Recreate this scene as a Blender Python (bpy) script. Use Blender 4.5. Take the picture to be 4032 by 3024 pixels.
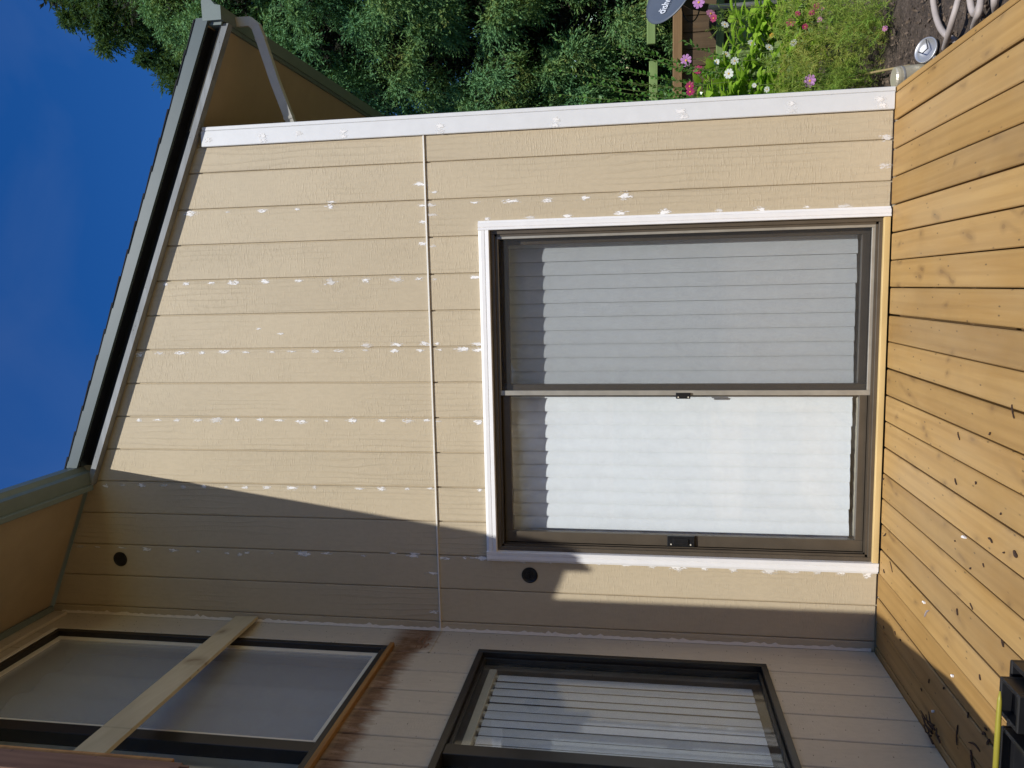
import bpy, math, random
import numpy as np
from mathutils import Vector, Matrix
random.seed(7); RNG = np.random.default_rng(7)
for o in list(bpy.data.objects): bpy.data.objects.remove(o)
scene = bpy.context.scene
COL = scene.collection

# ------------------------------------------------------------------ camera (phone held on its side: rolled 90 degrees)
CAM = Vector((-0.9296, -4.2656, 1.2734)); FPX = 3063.3
RIGHT = Vector((0.99227826, 0.12400154, -0.00273278))     # upright axes of the view
DOWN = Vector((-0.02226917, 0.15643976, -0.98743642))
FWD = Vector((-0.12201612, 0.97987255, 0.15799319))
cam_d = bpy.data.cameras.new('camera'); cam = bpy.data.objects.new('camera', cam_d); COL.objects.link(cam)
M = Matrix.Identity(4)
for i in range(3):
    M[i][0] = DOWN[i]; M[i][1] = RIGHT[i]; M[i][2] = -FWD[i]; M[i][3] = CAM[i]
cam.matrix_world = M
cam_d.sensor_width = 36; cam_d.lens = 36*FPX/4032; cam_d.clip_start = .05; cam_d.clip_end = 2000
scene.camera = cam
# ------------------------------------------------------------------ sky, sun, exposure
SUN = Vector((-.178, 1.0, -1.23)).normalized()            # direction the light travels
EL = math.asin(-SUN.z)
w = bpy.data.worlds.new('World'); scene.world = w; w.use_nodes = True
nt = w.node_tree; bg = nt.nodes['Background']
sky = nt.nodes.new('ShaderNodeTexSky'); sky.sky_type = 'NISHITA'; sky.sun_disc = False
sky.sun_elevation = EL; sky.sun_rotation = math.atan2(-SUN.x, -SUN.y)
sky.air_density = 1.0; sky.dust_density = 0.1; sky.ozone_density = 1.5; sky.altitude = 300
hs = nt.nodes.new('ShaderNodeHueSaturation'); hs.inputs['Saturation'].default_value = 1.42; hs.inputs['Hue'].default_value = .515
nt.links.new(sky.outputs[0], hs.inputs['Color']); 
ctc = nt.nodes.new('ShaderNodeTexCoord'); cn = nt.nodes.new('ShaderNodeTexNoise'); cn.inputs['Scale'].default_value = 2.6; cn.inputs['Detail'].default_value = 6; cn.inputs['Distortion'].default_value = .8
cr = nt.nodes.new('ShaderNodeValToRGB'); cr.color_ramp.elements[0].position = .52; cr.color_ramp.elements[0].color = (0, 0, 0, 1); cr.color_ramp.elements[1].position = .85; cr.color_ramp.elements[1].color = (.09, .09, .09, 1)
cm = nt.nodes.new('ShaderNodeMix'); cm.data_type = 'RGBA'; cm.inputs[7].default_value = (4, 4.4, 5, 1)          # faint high cirrus all over the sky
nt.links.new(ctc.outputs['Generated'], cn.inputs['Vector']); nt.links.new(cn.outputs['Fac'], cr.inputs[0]); nt.links.new(cr.outputs[0], cm.inputs[0]); nt.links.new(hs.outputs[0], cm.inputs[6]); nt.links.new(cm.outputs[2], bg.inputs[0])
bg.inputs[1].default_value = 0.118
sl = bpy.data.lights.new('sun', 'SUN'); sl.energy = 4.4; sl.angle = math.radians(.53); sl.color = (1, .985, .95)
so = bpy.data.objects.new('sun', sl); COL.objects.link(so); so.rotation_euler = SUN.to_track_quat('-Z', 'Y').to_euler(); so.location = (2, -8, 12)
vs = scene.view_settings; vs.view_transform = 'Standard'; vs.look = 'None'; vs.exposure = 0.0; vs.gamma = 1; vs.use_curve_mapping = False
scene.render.engine = 'CYCLES'; scene.cycles.max_bounces = 8; scene.cycles.transparent_max_bounces = 16

# ------------------------------------------------------------------ helpers
def ray(u, v): return (RIGHT*(1512-v) + DOWN*(u-2016) + FWD*FPX).normalized()
def on(u, v, ax, val):                                      # photo pixel -> point on an axis-aligned plane
    d = ray(u, v); return CAM + d*((val-CAM[ax])/d[ax])
def tag(o, label=None, cat=None, group=None, kind=None):
    if label: o['label'] = label
    if cat: o['category'] = cat
    if group: o['group'] = group
    if kind: o['kind'] = kind
    return o
WPOS = {}
def empty(name, loc=(0, 0, 0), parent=None, **k):
    o = bpy.data.objects.new(name, None); COL.objects.link(o); o.empty_display_size = .1
    base = WPOS[parent.name] if parent else Vector((0, 0, 0))
    o.location = Vector(loc)-base; o.parent = parent; WPOS[o.name] = Vector(loc); return tag(o, **k)
def link(name, me, mat=None, parent=None, loc=None, **k):
    """link a mesh; loc is the world position of the mesh origin"""
    o = bpy.data.objects.new(name, me); COL.objects.link(o)
    if mat is not None and len(me.materials) == 0: me.materials.append(mat)
    p = Vector(loc) if loc is not None else Vector((0, 0, 0))
    base = WPOS[parent.name] if parent else Vector((0, 0, 0))
    o.parent = parent; o.location = p-base; WPOS[o.name] = p
    return tag(o, **k)
class MB:
    def __init__(s): s.v = []; s.f = []
    def add(s, vs, fs):
        n = len(s.v); s.v += [tuple(p) for p in vs]; s.f += [tuple(n+i for i in f) for f in fs]; return s
    def box(s, x0, x1, y0, y1, z0, z1, c=0.0):
        if x0 > x1: x0, x1 = x1, x0
        if y0 > y1: y0, y1 = y1, y0
        if z0 > z1: z0, z1 = z1, z0
        if c <= 0:
            return s.add([(x, y, z) for x in (x0, x1) for y in (y0, y1) for z in (z0, z1)],
                         [(0, 1, 3, 2), (4, 6, 7, 5), (0, 4, 5, 1), (2, 3, 7, 6), (0, 2, 6, 4), (1, 5, 7, 3)])
        vs = []
        for x, sx in ((x0, 1), (x1, -1)):
            for y, sy in ((y0, 1), (y1, -1)):
                for z, sz in ((z0, 1), (z1, -1)):
                    vs += [(x, y+sy*c, z+sz*c), (x+sx*c, y, z+sz*c), (x+sx*c, y+sy*c, z)]
        I = lambda a, b, c_, k: (a*4+b*2+c_)*3+k
        fs = []
        for a in (0, 1):
            q = [I(a, 0, 0, 0), I(a, 0, 1, 0), I(a, 1, 1, 0), I(a, 1, 0, 0)]; fs.append(q if a == 0 else q[::-1])
            q = [I(0, a, 0, 1), I(1, a, 0, 1), I(1, a, 1, 1), I(0, a, 1, 1)]; fs.append(q if a == 0 else q[::-1])
            q = [I(0, 0, a, 2), I(0, 1, a, 2), I(1, 1, a, 2), I(1, 0, a, 2)]; fs.append(q if a == 0 else q[::-1])
        for b in (0, 1):
            for d in (0, 1):
                fs.append([I(b, d, 0, 0), I(b, d, 1, 0), I(b, d, 1, 1), I(b, d, 0, 1)])
                fs.append([I(b, 0, d, 0), I(b, 1, d, 0), I(b, 1, d, 2), I(b, 0, d, 2)])
                fs.append([I(0, b, d, 1), I(1, b, d, 1), I(1, b, d, 2), I(0, b, d, 2)])
        for a in (0, 1):
            for b in (0, 1):
                for d in (0, 1): fs.append([I(a, b, d, 0), I(a, b, d, 1), I(a, b, d, 2)])
        return s.add(vs, fs)
    def prism(s, poly, axis, a, b):
        """poly: 2D points, extruded along axis from a to b (2D axes are the other two in xyz order)"""
        def P(q, t):
            if axis == 0: return (t, q[0], q[1])
            if axis == 1: return (q[0], t, q[1])
            return (q[0], q[1], t)
        n = len(poly)
        return s.add([P(q, a) for q in poly]+[P(q, b) for q in poly],
                     [tuple(range(n)), tuple(range(2*n-1, n-1, -1))]+[(i, (i+1) % n, n+(i+1) % n, n+i) for i in range(n)])
    def tube(s, pts, r, n=10, cap=True):
        pts = [Vector(p) for p in pts]; rr = r if isinstance(r, (list, tuple)) else [r]*len(pts)
        base = len(s.v); up = Vector((.12, .31, 1)).normalized(); vs = []; fs = []
        for i, p in enumerate(pts):
            t = (pts[min(i+1, len(pts)-1)]-pts[max(i-1, 0)]).normalized()
            a = t.cross(up); a = a.normalized() if a.length > 1e-4 else t.cross(Vector((1, 0, 0))).normalized(); b = t.cross(a)
            for k in range(n):
                th = 2*math.pi*k/n; vs.append(p+(a*math.cos(th)+b*math.sin(th))*rr[i])
        for i in range(len(pts)-1):
            for k in range(n): fs.append((i*n+k, i*n+(k+1) % n, (i+1)*n+(k+1) % n, (i+1)*n+k))
        if cap: fs.append(tuple(range(n))[::-1]); fs.append(tuple((len(pts)-1)*n+k for k in range(n)))
        return s.add(vs, fs)
    def rbar(s, pts, wx, wy, up=(0, 0, 1)):
        """rectangular bar along points"""
        pts = [Vector(p) for p in pts]; up = Vector(up); vs = []; fs = []
        for i, p in enumerate(pts):
            t = (pts[min(i+1, len(pts)-1)]-pts[max(i-1, 0)]).normalized()
            a = t.cross(up).normalized(); b = a.cross(t).normalized()
            vs += [p+a*wx/2+b*wy/2, p-a*wx/2+b*wy/2, p-a*wx/2-b*wy/2, p+a*wx/2-b*wy/2]
        for i in range(len(pts)-1):
            for k in range(4): fs.append((i*4+k, i*4+(k+1) % 4, i*4+4+(k+1) % 4, i*4+4+k))
        fs += [(3, 2, 1, 0), tuple((len(pts)-1)*4+k for k in range(4))]
        return s.add(vs, fs)
    def mesh(s, name='m', origin=(0, 0, 0), smooth=False):
        me = bpy.data.meshes.new(name); ox, oy, oz = origin
        me.from_pydata([(x-ox, y-oy, z-oz) for x, y, z in s.v], [], s.f)
        import bmesh
        bm = bmesh.new(); bm.from_mesh(me); bmesh.ops.recalc_face_normals(bm, faces=bm.faces); bm.to_mesh(me); bm.free()
        if smooth: me.polygons.foreach_set('use_smooth', [True]*len(me.polygons))
        me.update(); return me
    def build(s, name, mat, parent=None, origin=None, smooth=False, **k):
        if origin is None:
            a = np.array(s.v); origin = (float(a[:, 0].mean()), float(a[:, 1].mean()), float(a[:, 2].min()))
        return link(name, s.mesh(name, origin, smooth), mat, parent, origin, **k)
def quads_mesh(name, V, mat_idx=None):
    """V: (n,4,3) array of loose quads"""
    n = len(V); me = bpy.data.meshes.new(name)
    me.vertices.add(n*4); me.vertices.foreach_set('co', V.reshape(-1).astype(np.float32))
    me.loops.add(n*4); me.loops.foreach_set('vertex_index', np.arange(n*4, dtype=np.int32))
    me.polygons.add(n); me.polygons.foreach_set('loop_start', np.arange(0, n*4, 4, dtype=np.int32))
    me.update(calc_edges=True); me.validate(); return me

# ------------------------------------------------------------------ materials
class NM:
    def __init__(s, name):
        s.m = bpy.data.materials.new(name); s.m.use_nodes = True; s.t = s.m.node_tree; s.n = s.t.nodes
        s.b = s.n['Principled BSDF']; s.out = s.n['Material Output']
    def node(s, typ, **k):
        x = s.n.new('ShaderNode'+typ)
        for a, b in k.items():
            if a in x.inputs: s.val(x.inputs[a], b)
            else: setattr(x, a, b)
        return x
    def val(s, inp, v):
        if isinstance(v, bpy.types.NodeSocket): s.t.links.new(v, inp)
        elif isinstance(v, tuple) and len(v) == 3 and inp.type == 'RGBA': inp.default_value = (*v, 1)
        else: inp.default_value = v
    def set(s, **k):
        for a, b in k.items(): s.val(s.b.inputs[a.replace('_', ' ')], b)
        return s
    def coords(s, scale=(1, 1, 1), rnd=0.0, kind='Object'):
        tc = s.node('TexCoord'); mp = s.node('Mapping'); mp.inputs['Scale'].default_value = scale
        src = tc.outputs[kind]
        if rnd:
            oi = s.node('ObjectInfo'); mu = s.node('Math', operation='MULTIPLY'); s.val(mu.inputs[0], oi.outputs['Random']); mu.inputs[1].default_value = rnd
            va = s.node('VectorMath', operation='ADD'); s.val(va.inputs[0], src); s.val(va.inputs[1], mu.outputs[0]); src = va.outputs[0]
        s.val(mp.inputs['Vector'], src); return mp.outputs[0]
    def noise(s, vec, scale=5, detail=4, rough=.55, dist=0):
        return s.node('TexNoise', Vector=vec, Scale=scale, Detail=detail, Roughness=rough, Distortion=dist).outputs['Fac']
    def ramp(s, fac, stops, interp='LINEAR'):
        r = s.node('ValToRGB'); r.color_ramp.interpolation = interp; e = r.color_ramp.elements
        while len(e) < len(stops): e.new(.5)
        for x, (p, c) in zip(e, stops): x.position = p; x.color = (*c, 1) if len(c) == 3 else c
        s.val(r.inputs[0], fac); return r.outputs[0]
    def mix(s, a, b, fac, mode='MIX'):
        m = s.node('Mix', data_type='RGBA', blend_type=mode)
        s.val(m.inputs[0], fac); s.val(m.inputs[6], a); s.val(m.inputs[7], b); return m.outputs[2]
    def math(s, op, a, b=0.0):
        m = s.node('Math', operation=op); s.val(m.inputs[0], a); s.val(m.inputs[1], b); return m.outputs[0]
    def bump(s, h, strength=.3, dist=.01, prev=None):
        b = s.node('Bump'); b.inputs['Strength'].default_value = strength; b.inputs['Distance'].default_value = dist
        s.val(b.inputs['Height'], h)
        if prev: s.val(b.inputs['Normal'], prev)
        return b.outputs[0]
K = lambda v: (v, v, v)
def simple(name, col, rough=.6, metal=0.0, var=.12, nscale=14, bump=.0, spec=.5):
    n = NM(name); c = n.coords(); f = n.noise(c, nscale, 5, .6)
    lo = tuple(x*(1-var) for x in col); hi = tuple(min(1, x*(1+var)) for x in col)
    n.set(Base_Color=n.ramp(f, [(.3, lo), (.7, hi)]), Roughness=rough, Metallic=metal)
    n.b.inputs['Specular IOR Level'].default_value = spec
    if bump: n.set(Normal=n.bump(n.noise(c, nscale*8, 4, .6), bump, .004))
    return n.m
def siding(name, col, across='X', rot=False, stain=False):
    """embossed plywood siding under paint: saw-tick texture, cathedral grain, faint dirt"""
    n = NM(name)
    sc = (26, 26, 150)
    ticks = n.noise(n.coords(sc, 9.0), 1.0, 3, .6, .4)
    lines = n.noise(n.coords((150, 150, 5), 5.0), 1.0, 3, .5)
    wv = n.node('TexWave', Vector=n.coords((6.5, 6.5, .75), 7.0), Scale=1.4, Distortion=7.0, Detail=2.5)
    wv.inputs['Detail Scale'].default_value = 1.6
    gmask = n.ramp(n.noise(n.coords((3.2, 3.2, 1.1), 3.0), 1.0, 2), [(.46, K(0)), (.62, K(1))])
    grain = n.math('MULTIPLY', n.ramp(wv.outputs['Fac'], [(.72, K(0)), (.95, K(1))]), gmask)
    tmask = n.ramp(n.noise(n.coords((2.3, 2.3, 2.0), 6.0), 1.0, 3), [(.35, K(.15)), (.6, K(1))])
    tk = n.math('MULTIPLY', n.ramp(ticks, [(.52, K(0)), (.66, K(1))]), tmask)
    h = n.math('ADD', n.math('ADD', n.math('MULTIPLY', tk, .75), n.math('MULTIPLY', grain, .9)), n.math('MULTIPLY', lines, .28))
    n.set(Normal=n.bump(h, .5, .0026), Roughness=.62)
    n.b.inputs['Specular IOR Level'].default_value = .3
    big = n.noise(n.coords((1.1, 1.1, .7), 4.0), 1.0, 4)
    base = n.ramp(big, [(.3, tuple(x*.94 for x in col)), (.7, tuple(x*1.05 for x in col))])
    fine = n.noise(n.coords((60, 60, 24), 4.0), 1.0, 3)
    base = n.mix(base, n.ramp(fine, [(.35, K(.95)), (.6, K(1.0))]), 1.0, 'MULTIPLY')
    base = n.mix(base, tuple(x*.62 for x in col), n.math('MULTIPLY', grain, .16))
    if stain:
        g = n.node('NewGeometry'); sx = n.node('SeparateXYZ'); n.val(sx.inputs[0], g.outputs['Position'])
        z = sx.outputs['Z']; y = sx.outputs['Y']
        mp = n.node('Mapping'); mp.inputs['Scale'].default_value = (9, 22, 6); n.val(mp.inputs[0], g.outputs['Position'])
        ns = n.noise(mp.outputs[0], 1.0, 5, .65)
        yk = n.ramp(n.math('MULTIPLY', y, -1.0), [(.2, K(.07)), (.34, K(.0))])
        d = n.math('ADD', n.math('ADD', n.math('SUBTRACT', z, 2.505), yk), n.math('MULTIPLY', n.math('SUBTRACT', ns, .5), .2))
        k = n.ramp(n.math('ADD', n.math('MULTIPLY', d, 7.0), .5), [(.28, K(0)), (.8, K(.96))])
        top = n.ramp(n.math('SUBTRACT', z, 2.60), [(.0, K(1)), (.12, K(0))])
        rust = n.ramp(ns, [(.3, (.05, .024, .010)), (.5, (.17, .082, .032)), (.72, (.33, .22, .14))])
        base = n.mix(base, rust, n.math('MULTIPLY', k, top))
        sp = n.node('TexVoronoi', Vector=n.coords((18, 18, 40)), Scale=1.0)
        chip = n.ramp(sp.outputs['Distance'], [(.07, K(1)), (.11, K(0))])
        base = n.mix(base, (.05, .035, .025), n.math('MULTIPLY', chip, .8))
    n.set(Base_Color=base)
    return n.m
def wood(name, c1, c2, axis=1, knots=True, knotcol=(.16, .085, .03), rough=.6, dirt=.35, seed=0.0, pale=None):
    n = NM(name); s1 = [28.0, 28.0, 28.0]; s1[axis] = 1.1
    grain = n.noise(n.coords(tuple(s1), 17.0+seed), 1.0, 6, .6, .6)
    s2 = [3.2]*3; s2[axis] = .7
    big = n.noise(n.coords(tuple(s2), 13.0+seed), 1.0, 4, .55)
    col = n.ramp(n.math('ADD', n.math('MULTIPLY', grain, .6), n.math('MULTIPLY', big, .4)), [(.33, c1), (.66, c2)])
    s3 = [5.5]*3; s3[axis] = .45
    wv = n.node('TexWave', Vector=n.coords(tuple(s3), 9.0+seed), Scale=1.0, Distortion=5.5, Detail=2.0)
    ringm = n.ramp(wv.outputs['Fac'], [(.6, K(0)), (.95, K(1))])
    col = n.mix(col, tuple(x*.68 for x in c1), n.math('MULTIPLY', ringm, .2))
    oi = n.node('ObjectInfo')
    tint = n.ramp(oi.outputs['Random'], [(0, (.82, .80, .78)), (.5, (1, 1, 1)), (1, (1.10, 1.08, 1.05))])
    col = n.mix(col, tint, 1.0, 'MULTIPLY')
    if knots:
        s4 = [9.0]*3; s4[axis] = 3.2
        wob = n.node('TexNoise', Vector=n.coords((3, 3, 3), 31.0+seed), Scale=1.0); kv = n.node('VectorMath', operation='ADD'); n.val(kv.inputs[0], n.coords(tuple(s4), 31.0+seed)); n.val(kv.inputs[1], n.math('MULTIPLY', wob.outputs['Fac'], 1.6))
        vo = n.node('TexVoronoi', Vector=kv.outputs[0], Scale=1.0); vo.inputs['Randomness'].default_value = 1.0
        if axis == 1: vo.voronoi_dimensions = '2D'
        kr = n.ramp(vo.outputs['Color'], [(.5, K(0)), (.62, K(1))])
        kn = n.math('MULTIPLY', n.ramp(vo.outputs['Distance'], [(.05, K(1)), (.075, K(.55)), (.22, K(0))]), kr)
        col = n.mix(col, knotcol, n.math('MULTIPLY', kn, .6))
    if dirt:
        d = n.noise(n.coords((2.2, 1.2, 2.2), 5.0), 1.0, 5, .65)
        col = n.mix(col, tuple(x*.6 for x in c1), n.math('MULTIPLY', n.ramp(d, [(.5, K(0)), (.75, K(1))]), dirt))
        sp = n.node('TexVoronoi', Vector=n.coords((27, 11, 27), 12.0), Scale=1.0)
        if axis == 1: sp.voronoi_dimensions = '2D'
        col = n.mix(col, (.05, .03, .015), n.math('MULTIPLY', n.ramp(sp.outputs['Distance'], [(.05, K(1)), (.12, K(0))]), n.ramp(sp.outputs['Color'], [(.72, K(0)), (.8, K(.75))])))
    if pale:                                                # dusty, sun-greyed areas
        pm_ = n.ramp(n.noise(n.coords((1.6, .9, 1.6), 3.0), 1.0, 5, .6), [(.42, K(0)), (.72, K(.22))]); col = n.mix(col, pale, pm_)
    n.set(Base_Color=col, Roughness=rough, Normal=n.bump(grain, .25, .004))
    n.b.inputs['Specular IOR Level'].default_value = .3
    return n.m
def leafmat(name, cols, rough=.5, trans=.25, nscale=3.0, spec=.3):
    n = NM(name); f = n.noise(n.coords(), nscale, 3, .6); f2 = n.noise(n.coords(), nscale*14, 2, .6)
    k = len(cols); st = [(.3+.4*i/(k-1), c) for i, c in enumerate(cols)]
    col = n.ramp(n.math('ADD', n.math('MULTIPLY', f, .6), n.math('MULTIPLY', f2, .4)), st)
    n.set(Base_Color=col, Roughness=rough); n.b.inputs['Specular IOR Level'].default_value = spec
    tr = n.node('BsdfTranslucent'); n.val(tr.inputs[0], n.mix(col, (.6, .9, .1), .35))
    mx = n.node('MixShader'); mx.inputs[0].default_value = trans
    n.val(mx.inputs[1], n.b.outputs[0]); n.val(mx.inputs[2], tr.outputs[0]); n.val(n.out.inputs[0], mx.outputs[0])
    return n.m
def glassmat(name, tint=(.96, .97, .97), refl=.10, dirt=0.06):
    n = NM(name); tr = n.node('BsdfTransparent'); tr.inputs[0].default_value = (*tint, 1)
    gl = n.node('BsdfGlossy'); gl.inputs['Roughness'].default_value = .01
    fr = n.node('LayerWeight'); fr.inputs['Blend'].default_value = .5
    a = n.math('ADD', n.math('MULTIPLY', n.math('POWER', fr.outputs['Facing'], 4.0), .85), .045)   # two-sided reflectance curve
    mx = n.node('MixShader'); n.val(mx.inputs[0], a); n.val(mx.inputs[1], tr.outputs[0]); n.val(mx.inputs[2], gl.outputs[0])
    df = n.node('BsdfDiffuse'); df.inputs[0].default_value = (.6, .6, .58, 1)
    d = n.math('MULTIPLY', n.ramp(n.noise(n.coords((7, 7, 7)), 1.0, 6, .7), [(.45, K(0)), (.8, K(1))]), dirt)
    m2 = n.node('MixShader'); n.val(m2.inputs[0], d); n.val(m2.inputs[1], mx.outputs[0]); n.val(m2.inputs[2], df.outputs[0])
    n.val(n.out.inputs[0], m2.outputs[0]); return n.m
def screenmat(name, dens=.5, col=(.05, .05, .05)):
    n = NM(name); tr = n.node('BsdfTransparent'); df = n.node('BsdfDiffuse'); df.inputs[0].default_value = (*col, 1)
    w1 = n.noise(n.coords((160, 160, 160)), 1.0, 2)
    f = n.math('ADD', n.math('MULTIPLY', w1, .10), dens-.05)
    mx = n.node('MixShader'); n.val(mx.inputs[0], f); n.val(mx.inputs[1], tr.outputs[0]); n.val(mx.inputs[2], df.outputs[0])
    n.val(n.out.inputs[0], mx.outputs[0]); return n.m
BEIGE = (.54, .445, .30)
mSID = siding('siding_paint_beige', BEIGE)
mSIDL = siding('siding_paint_old', (.56, .485, .365), stain=True)
mWHITE = simple('trim_white', (.81, .79, .765), .45, var=.03)
nf = NM('filler_white'); nf.set(Roughness=.85, Base_Color=(.86, .83, .79))
vm_ = nf.node('VectorMath', operation='LENGTH'); nf.val(vm_.inputs[0], nf.coords((62, 0, 34)))
oi_ = nf.node('ObjectInfo'); cc_ = nf.coords((150, 150, 60), 40.0)
fa_ = nf.math('SUBTRACT', nf.math('ADD', 1.0, nf.math('MULTIPLY', nf.math('SUBTRACT', nf.noise(cc_, 1.0, 4, .65), .5), 3.4)), vm_.outputs['Value'])
fa_ = nf.math('MULTIPLY', nf.ramp(fa_, [(.25, K(0)), (.6, K(1))]), nf.ramp(oi_.outputs['Random'], [(0, K(.55)), (.5, K(1))]))
nf.set(Alpha=fa_); mFILL = nf.m
mPRIMER = simple('corner_board_white', (.70, .695, .68), .5, var=.03)
mCAULK = simple('caulk', (.78, .70, .58), .5, var=.06, nscale=30)
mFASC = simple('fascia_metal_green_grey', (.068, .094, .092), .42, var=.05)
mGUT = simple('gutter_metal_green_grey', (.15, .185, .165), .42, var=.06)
mFRZ = wood('weathered_grey_board', (.17, .18, .18), (.33, .34, .34), axis=0, knots=False, dirt=.3)
mSOF = simple('soffit_tan', (.42, .315, .185), .7, var=.06, nscale=5)
mSPOUT = simple('downspout_cream', (.50, .48, .42), .45, var=.05)
mSHIN = simple('shingle_dark', (.010, .011, .013), .9, var=.3, nscale=60, bump=.5)
mBRONZE = simple('bronze_aluminium', (.115, .092, .066), .38, metal=.3, var=.12, nscale=9)
mBRONZE2 = simple('screen_frame_aluminium', (.40, .37, .31), .36, metal=.35, var=.15, nscale=9)
mDARK = simple('dark_bronze', (.028, .025, .022), .35, metal=.3, var=.15)
mBLACK = simple('black_plastic', (.012, .012, .013), .35, var=.2)
mCREAM = simple('cream_sash', (.72, .66, .53), .5, var=.06)
mVANE = simple('vane_white', (.90, .92, .94), .6, var=.02)
mGLASS = glassmat('pane_glass'); mGLASS2 = glassmat('pane_glass_side', tint=(.88, .9, .9))
mSCREEN = screenmat('insect_screen', .18, (.07, .072, .075)); mSCREEN2 = screenmat('insect_screen_upper', .30, (.5, .5, .5))
mROOM = simple('room_wall', (.30, .28, .25), .9); mCARP = simple('carpet_beige', (.46, .42, .33), 1, var=.2, nscale=120)
mDECK = wood('deck_wood', (.355, .20, .06), (.46, .283, .098), axis=1, pale=(.50, .40, .25))
mSILL = wood('sill_new_wood', (.55, .38, .15), (.70, .52, .25), axis=0, knots=False, dirt=.1)
mBRACE = wood('brace_lumber', (.55, .46, .28), (.66, .57, .37), axis=1, knots=True, dirt=.15)
mROT = wood('rotten_red_wood', (.14, .07, .04), (.33, .19, .12), axis=2, knots=True, dirt=.6)
mROTS = wood('bare_sill_wood', (.24, .11, .03), (.46, .25, .08), axis=1, knots=True, dirt=.8)
mJOIST = wood('joist_wood', (.12, .07, .03), (.2, .12, .05), axis=0, knots=False)
mSOIL = None

# =================================================================== SETTING
# ground
n = NM('soil_and_lawn'); g = n.node('NewGeometry'); sx = n.node('SeparateXYZ'); n.val(sx.inputs[0], g.outputs['Position'])
c1 = n.noise(g.outputs['Position'], 14, 6, .7); c2 = n.noise(g.outputs['Position'], 70, 5, .7)
soil = n.ramp(n.math('ADD', n.math('MULTIPLY', c1, .5), n.math('MULTIPLY', c2, .5)), [(.35, (.035, .024, .016)), (.5, (.12, .085, .06)), (.68, (.24, .18, .135))])
lawn = n.ramp(c2, [(.3, (.03, .06, .01)), (.7, (.10, .17, .03))])
k = n.ramp(n.math('ADD', n.math('MULTIPLY', sx.outputs['Y'], .1), n.math('MULTIPLY', c1, .1)), [(.46, K(0)), (.5, K(1))])
straw = n.ramp(c2, [(.3, (.30, .22, .10)), (.7, (.52, .40, .21))])                       # made-up pale dry grass out of view, bouncing warm light onto shaded walls
k2 = n.ramp(n.math('ADD', n.math('MULTIPLY', sx.outputs['Y'], -.1), n.math('MULTIPLY', c1, .08)), [(.30, K(0)), (.34, K(1))])
n.set(Base_Color=n.mix(n.mix(soil, lawn, k), straw, k2), Roughness=1.0, Normal=n.bump(n.math('ADD', c1, n.math('MULTIPLY', c2, .5)), 1.0, .05))
mSOIL = n.m
GZ = -.25
gb = MB(); N = 60
xs = [-250, -60, -20, -8]+list(np.linspace(-4, 5, 46))+[8, 20, 60, 250]; ys = [-250, -60, -20, -8]+list(np.linspace(-4, 6, 50))+[9, 20, 60, 250]
gv = []
for y in ys:
    for x in xs:
        near = abs(x) < 5 and abs(y) < 6
        gv.append((x, y, GZ+(.03*math.sin(x*5.1+y*2.3)*math.cos(y*4.7-x)+random.uniform(-.018, .018) if near else 0)))
nx = len(xs); gb.add(gv, [(j*nx+i, j*nx+i+1, (j+1)*nx+i+1, (j+1)*nx+i) for j in range(len(ys)-1) for i in range(nx-1)])
gb.build('ground', mSOIL, origin=(0, 0, GZ), smooth=True, kind='structure')

# =================================================================== HOUSE
XW = -2.93; G1 = -.2322; PITCH = .2032; ZJ = 2.421
ZS = lambda x: 3.775-.4167*x                       # underside of the roof
house = empty('house', (-1.4, 0, 0), label='beige plank-sided house corner with patched nail holes and sliding glass door', cat='house')
DX0, DX1, DZ = -2.484, -.5605, 2.126              # outside of the door casing
wall = MB()
wall.box(-8, -2.425, .0125, .11, -.2, 3.0).box(-.612, .0, .0125, .11, -.2, 3.0).box(-2.4252, -.6122, .0128, .1098, 2.066, 3.0)
wall.prism([(-8, 3.0), (0, 3.0), (0, ZS(0)), (-8, ZS(-8))], 1, .0125, .11)
wall.box(-.1, 0, .11, 9, -.2, ZS(0)-.005)
mw = wall.build('front_wall', mSID, house, origin=(-1.4, 0, 0), label='sunlit beige front wall of vertical planks dotted with white filler')
# vertical planks between grooves
edges = [-.085]+[G1-PITCH*i for i in range(14)]+[XW]
def plank(cells, name, parent, mat, ch=.0035, gap=.003, axis='x'):
    """cells: list of (a0,a1,zlo(a),zhi(a)) making one plank; outer vertical edges get the groove chamfer"""
    mb = MB(); amin = min(c[0] for c in cells); amax = max(c[1] for c in cells)
    P = (lambda a, d, z: (a, d, z)) if axis == 'x' else (lambda a, d, z: (XW-d, a, z))
    for a0, a1, zl, zh in cells:
        l = a0 == amin; r = a1 == amax
        b0 = a0+(gap if l else 0); b1 = a1-(gap if r else 0); f0 = b0+(ch if l else 0); f1 = b1-(ch if r else 0)
        v = [P(f0, 0, zl(f0)), P(f1, 0, zl(f1)), P(f1, 0, zh(f1)), P(f0, 0, zh(f0)),
             P(b0, ch, zl(b0)), P(b1, ch, zl(b1)), P(b1, ch, zh(b1)), P(b0, ch, zh(b0)),
             P(b0, .012, zl(b0)), P(b1, .012, zl(b1)), P(b1, .012, zh(b1)), P(b0, .012, zh(b0))]
        f = [(0, 1, 2, 3), (8, 11, 10, 9), (0, 3, 7, 4), (1, 5, 6, 2), (4, 7, 11, 8), (5, 9, 10, 6), (0, 4, 5, 1), (4, 8, 9, 5), (3, 2, 6, 7), (7, 6, 10, 11)]
        mb.add(v, f)
    return mb.build(name, mat, parent)
Kz = lambda c: (lambda a: c)
TOP = lambda a: ZS(a)-.004
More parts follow.
